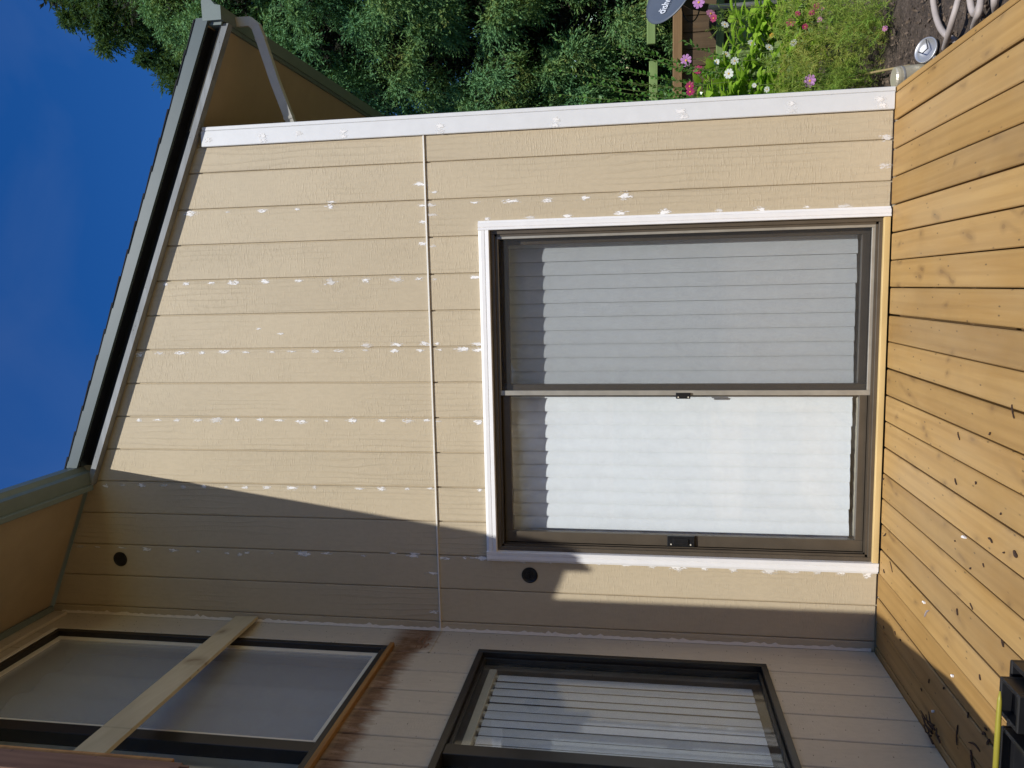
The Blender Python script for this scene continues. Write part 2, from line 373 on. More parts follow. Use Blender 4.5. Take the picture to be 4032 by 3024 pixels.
for i in range(len(edges)-1):
    a1, a0 = edges[i], edges[i+1]
    plank([(a0, a1, Kz(ZJ+.0075), TOP)], 'plank', mw, mSID)
    lo, hi = Kz(.006), Kz(ZJ-.004); xl, xr, zc = -2.46, -.585, 2.10
    if a0 >= xr or a1 <= xl: cells = [(a0, a1, lo, hi)]
    elif a0 > xl and a1 < xr: cells = [(a0, a1, Kz(zc), hi)]
    elif a1 >= xr: cells = [(xr, a1, lo, hi), (a0, xr, Kz(zc), hi)]
    else: cells = [(xl, a1, Kz(zc), hi), (a0, xl, lo, hi)]
    plank(cells, 'plank', mw, mSID)
MB().prism([(-.0008, ZJ-.0035), (-.009, ZJ-.004), (-.009, ZJ+.0025), (-.001, ZJ+.0065), (.0118, ZJ+.0066), (.0118, ZJ-.003)], 0, XW+.002, -.089).build('joint_flashing', simple('flashing_paint', (.80, .76, .68), .4, var=.05), mw, label='thin white flashing across the wall at the panel joint')
# corner board, two strips (1x4 face and thin side)
cb = MB().box(-.089, -.0022, -.021, -.0015, .004, ZS(-.045)-.07, .003); cb.build('corner_board', mPRIMER, mw, label='white corner board with filler spots')
MB().box(-.002, .019, -.0225, .075, .004, ZS(0)-.06, .002).build('corner_board_edge', mPRIMER, mw)
# inside corner caulk line, ragged
cv = []; zz = np.arange(.02, 4.93, .02)
for z in zz:
    wdt = .013+.007*random.random()+(.016*random.random() if random.random() < .14 else 0)
    cv.append((wdt, z))
mb = MB()
for (w0, z0), (w1, z1) in zip(cv[:-1], cv[1:]):
    mb.add([(XW+.001, -.0062, z0), (XW+w0, -.0018, z0), (XW+w1, -.0018, z1), (XW+.001, -.0062, z1)], [(0, 1, 2, 3)])
mb.build('caulk_line', mCAULK, mw, label='ragged white caulk bead in the inside corner')
# filler patches: pixel readings of the photograph laid on the wall plane
PT = []
def pts(ox, oy, s, L, size=1.0): PT.extend([(ox+s*a, oy+s*b, size) for a, b in L])
pts(500, 700, .6329, [(397, 222), (845, 205), (1060, 195), (1262, 180), (1275, 150), (1835, 172), (1840, 275), (1830, 40), (1900, 230), (1890, 170),
    (240, 663), (370, 660), (525, 655), (665, 652), (855, 645), (1068, 640), (1260, 648), (1485, 636), (1675, 632), (1820, 630), (1915, 632), (1840, 410), (1905, 425), (2165, 618),
    (80, 1098), (205, 1092), (333, 1090), (468, 1088), (605, 1083), (740, 1085), (900, 1083), (1025, 1080), (1175, 1078), (1325, 1078), (1485, 1072), (1665, 1077), (1825, 1075), (1485, 1043), (1680, 1038), (1850, 1032), (1930, 1032), (1945, 1070), (2085, 1066), (2185, 1035), (2190, 1070),
    (75, 1507), (195, 1505), (310, 1508), (440, 1508), (562, 1508), (685, 1507), (828, 1505), (948, 1507), (1088, 1515), (1245, 1512), (1400, 1510), (1587, 1512), (1752, 1512), (1868, 1508), (1940, 1515), (2190, 1518)])
pts(500, 700, .6329, [(627, 213), (820, 938), (955, 970), (1910, 90), (2170, 155)], .6)
pts(0, 1700, .5425, [(767, 392), (895, 387), (1030, 387), (1190, 390), (1333, 400), (1480, 397), (1640, 400), (1780, 402), (1937, 405), (2120, 407),
    (585, 833), (708, 837), (885, 840), (1060, 850), (1260, 857), (1440, 868), (1650, 880), (1740, 888), (1790, 878), (1975, 882), (2200, 885)])
pts(0, 0, 1.8228, [(680, 1053), (778, 1055), (825, 1056), (880, 1056), (930, 1055), (1036, 1058), (655, 1196), (705, 1195), (785, 1200), (850, 1195), (895, 1199), (935, 1238), (938, 1322), (1020, 1205), (960, 1205), (1914, 297), (1912, 358)])
pts(1500, 0, .5425, [(685, 1470), (945, 1462), (1205, 1452), (1478, 1438), (1770, 1420)], 1.35)
pts(1500, 0, .5425, [(770, 1588), (1085, 1578), (1355, 1567), (1740, 1547), (2060, 1540)], 1.2)
pts(2700, 750, .5122, [(258, 153), (580, 145), (935, 125), (1225, 118)], 1.2)
pts(1800, 1450, .5426, [(55, 1376), (172, 1376), (335, 1396), (475, 1400), (670, 1406), (845, 1414), (1030, 1419), (1225, 1426), (1415, 1437), (1600, 1444), (1790, 1452), (155, 390), (165, 885)])
pts(2700, 1500, .5122, [(155, 1440), (370, 1449), (640, 1458), (825, 1462), (1010, 1472), (1190, 1478), (1400, 1491)])
pts(1800, 750, .5426, [(130, 630), (150, 1115), (45, 1153), (160, 1157)])
pv = []
for kx in range(6):                                    # thin dabs; the material frays their rim like a knife-smeared filler
    mb = MB(); nn = 16
    R0 = [(math.cos(2*math.pi*j/nn)*.019*random.uniform(.85, 1.1), math.sin(2*math.pi*j/nn)*.036*random.uniform(.85, 1.15)) for j in range(nn)]
    mb.add([(a, -.0004, b) for a, b in R0]+[(a*.6, -.0014, b*.6) for a, b in R0]+[(0, -.0016, 0)],
           [(j, (j+1) % nn, nn+(j+1) % nn, nn+j) for j in range(nn)]+[(nn+j, nn+(j+1) % nn, 2*nn) for j in range(nn)])
    me = mb.mesh('filler_patch'); me.materials.append(mFILL); pv.append(me)
for u, v, sz in PT:
    p = on(u, v, 1, 0.0); o = link('filler_patch', random.choice(pv), None, mw, (p.x, -.0004, p.z))
    s = sz*random.uniform(.6, 1.35); o.scale = (s*random.uniform(.6, 1.15), 1, s*random.uniform(.8, 1.6))
for ox, oy, s, L in [(500, 0, .5425, [(590, 1015), (985, 985), (988, 1020), (1245, 968), (1570, 955), (1570, 988)]), (1500, 0, .5425, [(430, 913), (430, 957), (1275, 868), (1262, 908), (2180, 808), (2190, 845)]),
                     (2500, 0, .452, [(1365, 905), (1365, 965), (2130, 860), (2155, 915)]), (3200, 0, .376, [(700, 1040), (730, 1105)])]:
    for a, b in L:
        p = on(ox+s*a, oy+s*b, 1, -.021); o = link('filler_patch', random.choice(pv), None, mw, (p.x, -.0214, p.z)); o.scale = (1.0, 1, 1.0)
# two round fixture holes with black sockets
for (u, v, nm) in ((475, 2201, 0), (2086, 2264, 1)):
    p = on(u, v, 1, 0); mb = MB(); r = .046; nn = 28
    ring = lambda rr, y: [(p.x+rr*math.cos(2*math.pi*j/nn), y, p.z+rr*math.sin(2*math.pi*j/nn)) for j in range(nn)]
    prof = [(r, -.0012), (r*1.02, -.004), (r*.9, -.004), (r*.82, -.0014)] + ([(r*.5, -.0016), (r*.45, -.007), (r*.3, -.007), (r*.26, -.002)] if nm else [])
    vsl = []; 
    for rr, y in prof: vsl += ring(rr, y)
    q = len(prof); vsl.append((p.x, prof[-1][1], p.z))
    mb.add(vsl, [(i*nn+j, i*nn+(j+1) % nn, (i+1)*nn+(j+1) % nn, (i+1)*nn+j) for i in range(q-1) for j in range(nn)]+[((q-1)*nn+j, (q-1)*nn+(j+1) % nn, q*nn) for j in range(nn)])
    fx = mb.build('fixture_hole', mBLACK, mw, smooth=False, label='black round electrical box opening '+('beside the door' if nm else 'high under the eave'))
    if nm:
        MB().tube([(p.x-.012, -.008, p.z+.012), (p.x+.006, -.014, p.z+.004), (p.x+.016, -.009, p.z-.012)], .0035, 6).build('wire', mBLACK, fx)

# ---------------- side wall (left wing)
LY = -2.3
sw = MB(); W2 = (-.242, -2.15, .605, 2.143); W1 = (-.258, -2.15, 2.655, 4.74)
for y0, y1, z0, z1 in ((-.25, 0, -.2, 4.99), (LY, -2.145, -.2, 4.99), (-2.145, -.25, -.2, .6), (-2.145, -.25, 2.15, 2.65), (-2.145, -.2505, 4.745, 4.989)):
    sw.box(XW-.10, XW-.0125, y0, y1, z0, z1)
swo = sw.build('side_wall', mSIDL, house, origin=(XW, -1, 0), label='shaded taupe side wall with brown rot under the upper window')
ye = [-.002]+[-.284-PITCH*i for i in range(10)]+[LY]
for i in range(len(ye)-1):
    a1, a0 = ye[i], ye[i+1]
    if a0 < LY: a0 = LY
    if a1-a0 < .02: continue
    T = Kz(4.985)
    wy = -.262
    if a1 > wy and a0 < wy:            # plank at the jamb
        plank([(wy, a1, Kz(.006), Kz(ZJ-.003)), (a0, wy, Kz(.006), Kz(.62)), (a0, wy, Kz(2.13), Kz(ZJ-.003))], 'plank', swo, mSIDL, axis='y')
        plank([(wy, a1, Kz(ZJ+.004), T), (a0, wy, Kz(ZJ+.004), Kz(2.64)), (a0, wy, Kz(4.755), T)], 'plank', swo, mSIDL, axis='y')
    elif a0 < wy and a1 > -2.14:
        plank([(a0, a1, Kz(.006), Kz(.62))], 'plank', swo, mSIDL, axis='y'); plank([(a0, a1, Kz(2.13), Kz(2.645))], 'plank', swo, mSIDL, axis='y'); plank([(a0, a1, Kz(4.755), T)], 'plank', swo, mSIDL, axis='y')
    else: plank([(a0, a1, Kz(.006), T)], 'plank', swo, mSIDL, axis='y')
MB().box(XW+.0005, XW+.004, -.28, -.012, ZJ-.008, ZJ+.002).build('joint_flashing', mSIDL, swo)
MB().box(XW+.001, XW+.022, LY, -.03, 4.86, 4.965, .003).build('frieze_board', mSIDL, swo)
# rotten chunk broken out near the joint
rb = MB()
for i in range(16):
    y = -.05-.16*random.random(); z = 2.445+.07*random.random(); L = random.uniform(.02, .06); w_ = random.uniform(.003, .009); h_ = random.uniform(.003, .009)
    rb.add([(XW+.0006, y, z), (XW+.0006, y-L*.5, z+w_), (XW+.0006, y-L, z+.002), (XW+.0006, y-L*.5, z-w_), (XW+h_, y-L*.4, z)], [(0, 1, 4), (1, 2, 4), (2, 3, 4), (3, 0, 4)])
rb.build('rot_splinters', mROT, swo, label='splintered rotten wood at the joint', kind='stuff')

# ---------------- bump-out at the near end of the side wall, with rotten corner board
BX = -2.335
bo = MB().box(-4.2, BX, -6.5, LY, 1.60, 5.25, .003).build('bay_wall', mSIDL, house, label='projecting bay wall')
rbb = MB().box(BX+.002, BX+.036, LY-.09, LY-.003, 2.60, 5.0, .002)
for i in range(9):
    y = LY-.09+.087*i/9; rbb.box(BX+.003, BX+random.uniform(.025, .04), y, y+.0085, 2.60-random.uniform(.005, .035), 2.63)
rbb.build('rotten_corner_board', mROT, bo, label='red-brown rotten corner board with a ragged lower end')
MB().box(BX+.012, BX+.034, LY-.0025, LY+.016, 2.64, 5.0, .001).build('bare_wood_strip', mROTS, bo)

# ---------------- roof
roof = MB(); XE = .55; XEL = -2.10; o_ = .066
S = lambda x, d: (x, ZS(x)+d)
roof.prism([S(XE, .062), S(XE, .13), S(-8, .13), S(-8, .062)], 1, -o_, 9)
MB().prism([S(XE-.01, .055), S(XE-.01, .0615), S(XEL+.14, .0615), S(XEL+.14, .055)], 1, -o_-.0004, -.0002).prism([S(XE-.01, -.012), S(XE-.01, .0545), S(XEL+.14, .0545), S(XEL+.14, -.012)], 1, -.0035, -.0005).build('rake_shade_strip', mBLACK, house)  # near-black strip standing in for the shadow under the rake fascia
ro = roof.build('roof', mSOF, house, origin=(-1, 0, 3.8), label='low-pitched shingled roof with green-grey metal edges')
rl = MB(); rl.prism([S(XEL, .0622), S(XEL, .1302), S(-8, .1298), S(-8, .0622)], 1, LY-.17, -o_-.0005)
rl.build('roof_extension', mSOF, ro)
# shingle courses poking past the rake edge
sx0 = XE+.03; step = .155; kx = 0
while sx0 > -4.6:
    th = .009; a, b = sx0, sx0-step-.03
    y0 = -o_-.024-random.uniform(0, .003) if a > XEL+.05 else LY-.175
    mb = MB(); mb.prism([(a, ZS(a)+.1372), (a, ZS(a)+.1372+th), (b, ZS(b)+.1325+th*.3), (b, ZS(b)+.1325)], 1, y0, 9)
    mb.build('shingle', mSHIN, ro); sx0 -= step*random.uniform(.97, 1.03)
# rake fascia: vertical metal face with small drip lip
fz0, fz1 = .060, .134
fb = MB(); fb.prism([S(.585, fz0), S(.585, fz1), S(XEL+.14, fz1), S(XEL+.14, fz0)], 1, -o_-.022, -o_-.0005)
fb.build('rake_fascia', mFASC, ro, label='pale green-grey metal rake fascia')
# weathered frieze board below it
fr = MB(); nseg = 60; xa, xb = .56, XEL+.02
for d0, d1, y0, y1 in ((-.046, -.010, -.050, -.0012),):
    fr.prism([S(xa, d0), S(xa, d1), S(xb, d1), S(xb, d0)], 1, y0, y1)
fr.prism([S(.545, -.0095), S(.57, -.0095), S(.578, .004), S(.55, .010)], 1, -.048, -.004)
fr.build('frieze_board', mFRZ, ro, label='weathered grey frieze board under the rake')
# right eave: fascia, gutter, downspout
MB().prism([(XE, ZS(XE)-.015), (XE+.018, ZS(XE)-.02), (XE+.018, ZS(XE)+.12), (XE, ZS(XE)+.125)], 1, -o_-.0005, 9).build('eave_fascia', mGUT, ro)
def gutter(x, z, y0, y1, sgn, name, mat, parent, label):
    prof = [(0, .11), (0, 0), (.075, 0), (.082, .035), (.108, .055), (.112, .105), (.104, .112), (.100, .104), (.096, .062), (.070, .042), (.064, .006), (.006, .006), (.006, .11)]
    P = [(x+sgn*a, z+b) for a, b in prof]; mb = MB(); nP = len(P)
    mb.add([(a, y0, b) for a, b in P]+[(a, y1, b) for a, b in P], [(i, i+1, nP+i+1, nP+i) for i in range(nP-1)])
    mb.add([(a, y0-.001, b) for a, b in P[:7]]+[(a, y0-.004, b) for a, b in P[:7]], [tuple(range(7)), tuple(range(13, 6, -1))]+[(i, i+1, 8+i, 7+i) for i in range(6)])
    return mb.build(name, mat, parent, label=label)
gutter(XE+.0185, ZS(XE)-.03, -o_-.02, 9, 1, 'gutter', mGUT, ro, 'green-grey gutter along the right eave')
# soffit sheets
MB().prism([S(XE-.001, .0), S(XE-.001, .0115), S(.0, .0115), S(.0, .0)], 1, -.03, 9).build('soffit', mSOF, ro)
dsp = [(.612, .10, ZS(XE)-.028), (.612, .10, ZS(XE)-.105), (.585, .112, ZS(XE)-.135), (.53, .125, ZS(XE)-.150), (.30, .20, 3.355), (.055, .285, 3.300), (.045, .29, 3.25), (.045, .29, -.1)]
MB().rbar(dsp[:7], .050, .046, (0.2, 1, .1)).build('downspout', mSPOUT, ro, label='cream downspout running back under the soffit')
MB().box(.02, .075, .26, .32, -.1, 3.27, .006).build('downspout_leader', mSPOUT, ro)
MB().rbar([(.535, .1235, ZS(XE)-.149), (.515, .130, ZS(XE)-.1535)], .054, .050, (.2, 1, .1)).build('downspout_collar', mSPOUT, ro)
MB().rbar([(.12, .261, 3.3146), (.105, .2665, 3.3112)], .054, .050, (.2, 1, .1)).build('downspout_collar', mSPOUT, ro)
# left wing eave
MB().box(XEL, XEL+.03, LY-.17, -o_-.001, 4.565, ZS(XEL)+.12, .002).build('eave_fascia', mGUT, ro)
gutter(XEL+.0305, 4.598, LY-.17, -.025, 1, 'gutter', mGUT, ro, 'dark green-grey gutter along the upper left eave')
MB().prism([S(XEL-.002, .0), S(XEL-.002, .0115), S(XW, .0115), S(XW, .0)], 1, LY+.02, -.036).build('soffit', mSOF, ro, label='tan sloping soffit in the upper left corner')
MB().box(XW+.024, XW+.06, LY+.02, -.04, 4.945, 4.965, .002).build('soffit_vent_strip', mGUT, ro)

# ---------------- sliding door
door = empty('sliding_door', (-1.52, 0, 0), house); tag(door, label='bronze framed sliding glass door with an insect screen on its right half')
FX0, FX1, FZ0, FZ1 = -2.425, -.612, .035, 2.066
def casing(a0, a1, z0, z1, vert, inner):
    """stepped brickmould profile"""
    mb = MB()
    if vert:
        L = abs(a1-a0); s = 1 if a1 > a0 else -1       # a0 outer, a1 inner
        prof = [(0, .0), (0, -.018), (.012, -.022), (.014, -.030), (.034, -.030), (.037, -.026), (.040, -.031), (L-.002, -.033), (L, -.030), (L, .0)]
        P = [(a0+s*x, y) for x, y in prof]
        n_ = len(P); mb.add([(x, y-.001, z0) for x, y in P]+[(x, y-.001, z1 + (0 if not inner else 0)) for x, y in P], [tuple(range(n_)), tuple(range(2*n_-1, n_-1, -1))]+[(i, (i+1) % n_, n_+(i+1) % n_, n_+i) for i in range(n_)])
    else:
        L = z1-z0
        prof = [(0, .0), (0, -.018), (.012, -.022), (.014, -.030), (.034, -.030), (.037, -.026), (.040, -.031), (L-.002, -.033), (L, -.030), (L, .0)]
        P = [(y, z1-x) for x, y in prof]; n_ = len(P)
        mb.add([(a0, y-.0012, z) for y, z in P]+[(a1, y-.0012, z) for y, z in P], [tuple(range(n_)), tuple(range(2*n_-1, n_-1, -1))]+[(i, (i+1) % n_, n_+(i+1) % n_, n_+i) for i in range(n_)])
    return mb
casing(DX1, FX1, .006, DZ, True, 0).build('casing', mWHITE, door); casing(DX0, FX0, .006, DZ, True, 0).build('casing', mWHITE, door)
casing(FX0+.0002, FX1-.0002, FZ1, DZ, False, 0).build('casing', mWHITE, door)
# aluminium frame with track ribs
fm = MB()
for a0, a1, z0, z1, y0, y1 in ((FX0+.0004, FX0+.022, FZ0, FZ1-.0004, .0, .13), (FX1-.022, FX1-.0004, FZ0, FZ1-.0004, .0, .13), (FX0+.0222, FX1-.0222, FZ1-.024, FZ1-.0006, .0, .13), (FX0+.0222, FX1-.0222, FZ0, FZ0+.018, .0, .13)):
    fm.box(a0, a1, y0, y1, z0, z1, .0015)
for yy in (.012, .046, .09):
    fm.box(FX0+.022, FX0+.034, yy, yy+.004, FZ0+.018, FZ1-.024); fm.box(FX0+.022, FX1-.022, yy, yy+.004, FZ0+.018, FZ0+.030); fm.box(FX1-.034, FX1-.022, yy, yy+.004, FZ0+.018, FZ1-.024); fm.box(FX0+.022, FX1-.022, yy, yy+.004, FZ1-.036, FZ1-.024)
fm.build('frame', mBRONZE, door)
MB().box(FX0-.01, FX1+.01, -.022, .13, .004, .0345, .002).build('sill', mSILL, door, label='bare new wood strip under the door')
def sash(name, x0, x1, z0, z1, y0, y1, st, top, bot, mat, parent, stl=None):
    stl = stl or st
    mb = MB(); mb.box(x0, x0+stl, y0, y1, z0, z1, .0015).box(x1-st, x1, y0, y1, z0, z1, .0015).box(x0+stl+.0003, x1-st-.0003, y0+.001, y1-.001, z1-top, z1-.0005, .0015).box(x0+stl+.0003, x1-st-.0003, y0+.001, y1-.001, z0+.0005, z0+bot, .0015)
    return mb.build(name, mat, parent)
sash('panel_frame', -2.388, -1.47, .066, 2.028, .052, .085, .05, .045, .040, mBRONZE, door, .062)
sash('panel_frame', -1.545, -.640, .066, 2.028, .094, .126, .05, .045, .040, mBRONZE, door)
MB().box(-2.328, -1.518, .066, .0705, .10, 1.985).build('glass_pane', mGLASS, door); MB().box(-1.497, -.688, .108, .1125, .10, 1.985).build('glass_pane', mGLASS, door)
sash('screen_frame', -1.528, -.633, .046, 2.052, .018, .034, .027, .027, .034, mBRONZE2, door)
MB().box(-1.502, -.659, .0255, .0265, .078, 2.026).build('insect_screen', mSCREEN, door, label='grey insect screen over the right half of the door')
# latches
lt = MB().box(-1.545, -1.513, .004, .018, .985, 1.062, .002).build('latch', mBLACK, door, label='small black latch on the screen frame')
for zz_ in (.997, 1.05): MB().tube([(-1.536, .0035, zz_), (-1.536, .001, zz_)], .004, 8).build('screw', mCREAM, lt)
lt = MB().box(-2.386, -2.325, .034, .0515, .955, 1.105, .003).box(-2.372, -2.338, .026, .0338, .99, 1.075, .002).build('handle', mBLACK, door, label='black pull handle on the sliding panel')
for zz_ in (.978, 1.085): MB().tube([(-2.372, .0335, zz_), (-2.372, .030, zz_)], .004, 8).build('screw', mCREAM, lt)
# room behind
rm = MB().box(-2.9, -.2, .131, 3.2, -.01, .080)
rm.build('room_floor', mCARP, house)
MB().box(-2.9, -.2, 3.2, 3.25, .05, 2.5).box(-2.95, -2.9, .112, 3.2, .05, 2.5).box(-.2, -.15, .112, 3.2, .05, 2.5).box(-2.9, -.2, .112, 3.2, 2.4, 2.45).build('room_wall', mROOM, house)
MB().box(-4.6, -4.55, -2.3, 0, -.1, 5).box(-4.55, XW-.101, -2.3, -2.25, -.1, 5).box(-4.55, XW-.101, -.02, .0, -.1, 5).box(-4.55, XW-.101, -2.25, -.03, 2.35, 2.4).box(-4.55, XW-.101, -2.25, -.03, 4.9, 4.95).box(-4.55, XW-.101, -2.25, -.03, 0, .05).build('room_wall', mROOM, house)

# ---------------- side windows
def side_window(W, mull, frm, label, framemat, sashmat, screen):
    y1, y0, z0, z1 = W; yp = lambda t: t
    wd = empty('window', (XW, y1, z0), house, label=label)
    mb = MB(); t = frm
    X0, X1 = XW-.06, XW+.018
    mb.box(X0, X1, y1-t, y1, z0, z1, .002).box(X0, X1, y0, y0+t, z0, z1, .002).box(X0+.001, X1-.001, y0+t+.0005, y1-t-.0005, z1-t, z1, .002).box(X0+.001, X1-.001, y0+t+.0005, y1-t-.0005, z0, z0+t, .002)
    mb.box(X0-.001, X1-.012, mull-.075, mull, z0+t, z1-t, .002)
    mb.build('frame', framemat, wd)
    ib = MB(); s = .036 if screen else .014; a1, a0 = y1-t-.002, mull+.002
    c1, c0 = z1-t-.002, z0+t+.002
    ib.box(XW-.040, XW-.012, a1-s, a1, c0, c1, .001).box(XW-.040, XW-.012, a0, a0+s, c0, c1, .001).box(XW-.0395, XW-.0125, a0+s, a1-s, c1-s, c1-.0005, .001).box(XW-.0395, XW-.0125, a0+s, a1-s, c0+.0005, c0+s, .001)
    ib.build('sash', sashmat, wd)
    MB().box(XW-.034, XW-.030, a0+s*.5, a1-s*.5, c0+s*.5, c1-s*.5).build('glass_pane', mGLASS2, wd)
    MB().box(XW-.054, XW-.050, y0+t, mull-.076, c0, c1).build('glass_pane', mGLASS2, wd)
    if screen: MB().box(XW-.0185, XW-.0175, a0+s+.001, a1-s-.001, c0+s+.001, c1-s-.001).build('insect_screen', mSCREEN2, wd)
    return wd
side_window(W2, -1.13, .032, 'dark bronze framed lower side window with white blinds', mDARK, mDARK, False)
w1 = side_window(W1, -1.19, .035, 'upper side window with cream sash behind grey screen', mDARK, mCREAM, True)
MB().box(XW+.0005, XW+.03, -2.14, W1[0]+.02, W1[2]-.026, W1[2]-.001, .003).build('sill', mROTS, w1, label='bare orange-brown rotting window sill')
MB().box(XW+.0005, XW+.02, W1[0]+.001, W1[0]+.022, W1[2], W1[3]+.03, .002).build('casing', mSIDL, w1); MB().box(XW+.0005, XW+.02, -2.14, W1[0], W1[3]+.001, W1[3]+.03, .002).build('casing', mCREAM, w1)

# =================================================================== BLINDS
def vane_mesh(w, h, bulge, name='vane'):
    mb = MB(); nn = 8; L = []
    for i in range(nn+1):
        t = i/nn-.5; L.append((t*w, -bulge*(1-(2*t)**2)))
    L2 = [(x, y+.0009) for x, y in L]
    P = L+L2[::-1]; mb.prism(P, 2, 0, h); me = mb.mesh(name); return me
vb = empty('vertical_blind', (-1.5, .2, .095), label='closed white vertical blind behind the sliding glass door', cat='blind')
vm = vane_mesh(.0775, 1.89, .0052); vm.materials.append(mVANE)
x = -.668; i = 0
while x > -2.40:
    o = link('vane', vm, None, vb, (x, .19+random.uniform(-.001, .001), .103+random.uniform(0, .006))); o.rotation_euler = (0, 0, math.radians(8+random.uniform(-.8, .8))); x -= .0782
MB().box(-2.41, -.63, .17, .215, 1.998, 2.04, .003).build('headrail', mCREAM, vb)
vb2 = empty('vertical_blind', (XW-.09, -.7, .69), label='white vertical blind inside the lower side window', cat='blind')
vm2 = vane_mesh(.075, 1.325, .006); vm2.materials.append(mVANE)
y = -.352
while y > -2.1:
    o = link('vane', vm2, None, vb2, (XW-.088, y, .69)); o.rotation_euler = (0, 0, math.radians(90+6+random.uniform(-3.5, 3.5))); y -= .073
hr = MB().box(XW-.112, XW-.066, -2.1, -.30, 2.03, 2.072, .003).build('headrail', mCREAM, vb2)
for kq in range(22): MB().box(XW-.095, XW-.08, -.352-.073*kq-.012, -.352-.073*kq+.012, 2.014, 2.031, .001).build('carrier', mCREAM, hr)
cu = empty('curtain', (XW-.2, -1.2, 2.7), label='plain grey curtain hanging behind the upper side window', cat='curtain')
mb = MB(); nn = 60
cvv = [(XW-.22+.02*math.sin(i*.9), -.1-2.1*i/nn) for i in range(nn+1)]
mb.add([(a, b, 2.68) for a, b in cvv]+[(a, b, 4.72) for a, b in cvv], [(i, i+1, nn+2+i, nn+1+i) for i in range(nn)])
mb.build('cloth', simple('curtain_grey', (.78, .79, .8), .9, var=.04), cu, smooth=True)

# =================================================================== DECK
deck = empty('deck', (-1.5, -3, 0), label='golden brown wooden deck of boards running away from the camera to the wall', cat='deck')
BW = .1375; pm = MB().box(-.0655, .0655, -7.0, 0, -.036, 0, .004).mesh('plank'); pm.materials.append(mDECK)
x = -.144+BW/2+.0
centers = [-.0755-BW*i for i in range(-0, 34)]
for i, xc in enumerate(centers):
    jit = random.uniform(-.0018, .0018)
    yend = -.030 if (-2.48 < xc < -.56) else -.004
    if xc < XW-.06: yend = -2.32
    if abs(xc-XW) < .075 and xc > XW-.01: pass
    o = link('plank', pm, None, deck, (xc+jit, yend, random.uniform(-.0015, .0012))); o.rotation_euler = (0, 0, random.uniform(-.0007, .0007))
MB().box(-.0045, .022, -7.2, .0, -.16, -.002, .003).build('rim_board', mDECK, deck, origin=(0, -3, -.16))
jm = MB().box(-4.7, -.006, -.02, .02, -.19, -.0375).mesh('joist'); jm.materials.append(mJOIST)
for kq in range(16): link('joist', jm, None, deck, (0, -.1-.42*kq, 0))

# =================================================================== LOOSE THINGS AROUND THE DECK AND WALL
br = MB().rbar([(-2.896, -.028, 3.635), (-2.655, -2.285, 3.335)], .020, .135, (0, .05, 1))
br.build('brace_board', mBRACE, origin=(-2.8, -1.2, 3.4), label='pale sawn board braced diagonally across the upper side window', cat='board')

# ---------------- black tool tray
tb = empty('tool_tray', (-2.2, -2.25, 0), label='black plastic tool tray with raised compartments at the deck corner', cat='tool tray')
def at(u, v, z): return on(u, v, 2, z)
a = at(3976, 2595, .26); b_ = at(3936, 2660, .30); c_ = at(3938, 2815, .30); d_ = at(3938, 2850, .30)
def hollow(mb, x0, x1, y0, y1, z0, z1, t=.012, fl=.03):
    mb.box(x0, x1, y1-t, y1, z0, z1, .003).box(x0, x1, y0, y0+t, z0, z1, .003).box(x0, x0+t, y0+t, y1-t, z0+.001, z1-.001, .002).box(x1-t, x1, y0+t, y1-t, z0+.001, z1-.001, .002).box(x0+t, x1-t, y0+t, y1-t, z0, z0+fl)
    return mb
mb = MB(); hollow(mb, -2.75, a.x, a.y-.36, a.y, .004, .26, .014); mb.build('tray', mBLACK, tb)
mb = MB(); hollow(mb, c_.x, b_.x, b_.y-.11, b_.y, .24, .300, .012); mb.build('compartment', mBLACK, tb)
mb = MB(); hollow(mb, d_.x-.26, d_.x, d_.y-.16, d_.y-.004, .24, .300, .012); mb.build('compartment', mBLACK, tb)
MB().box(a.x-.12, a.x-.106, a.y-.02, a.y-.0142+.0005, .2605, .2622).build('sticker', mWHITE, tb)
def text_mesh(body, size, ext=.0006):
    cu_ = bpy.data.curves.new('t', 'FONT'); cu_.body = body; cu_.size = size; cu_.extrude = ext; cu_.align_x = 'LEFT'
    ob = bpy.data.objects.new('t', cu_); COL.objects.link(ob); bpy.context.view_layer.update()
    me = bpy.data.meshes.new_from_object(ob.evaluated_get(bpy.context.evaluated_depsgraph_get())); bpy.data.objects.remove(ob); return me
yr0 = at(3938, 2722, .325); yr1 = at(3921, 3015, .325)
MB().tube([yr0, yr0.lerp(yr1, .12), yr0.lerp(yr1, .5), yr1+(yr1-yr0)*.4], [.002, .006, .0075, .008], 10).build('yellow_rod', simple('yellow_paint', (.30, .26, .03), .45, var=.1), smooth=True, label='yellow tapered rod lying across the black tool tray', cat='rod')

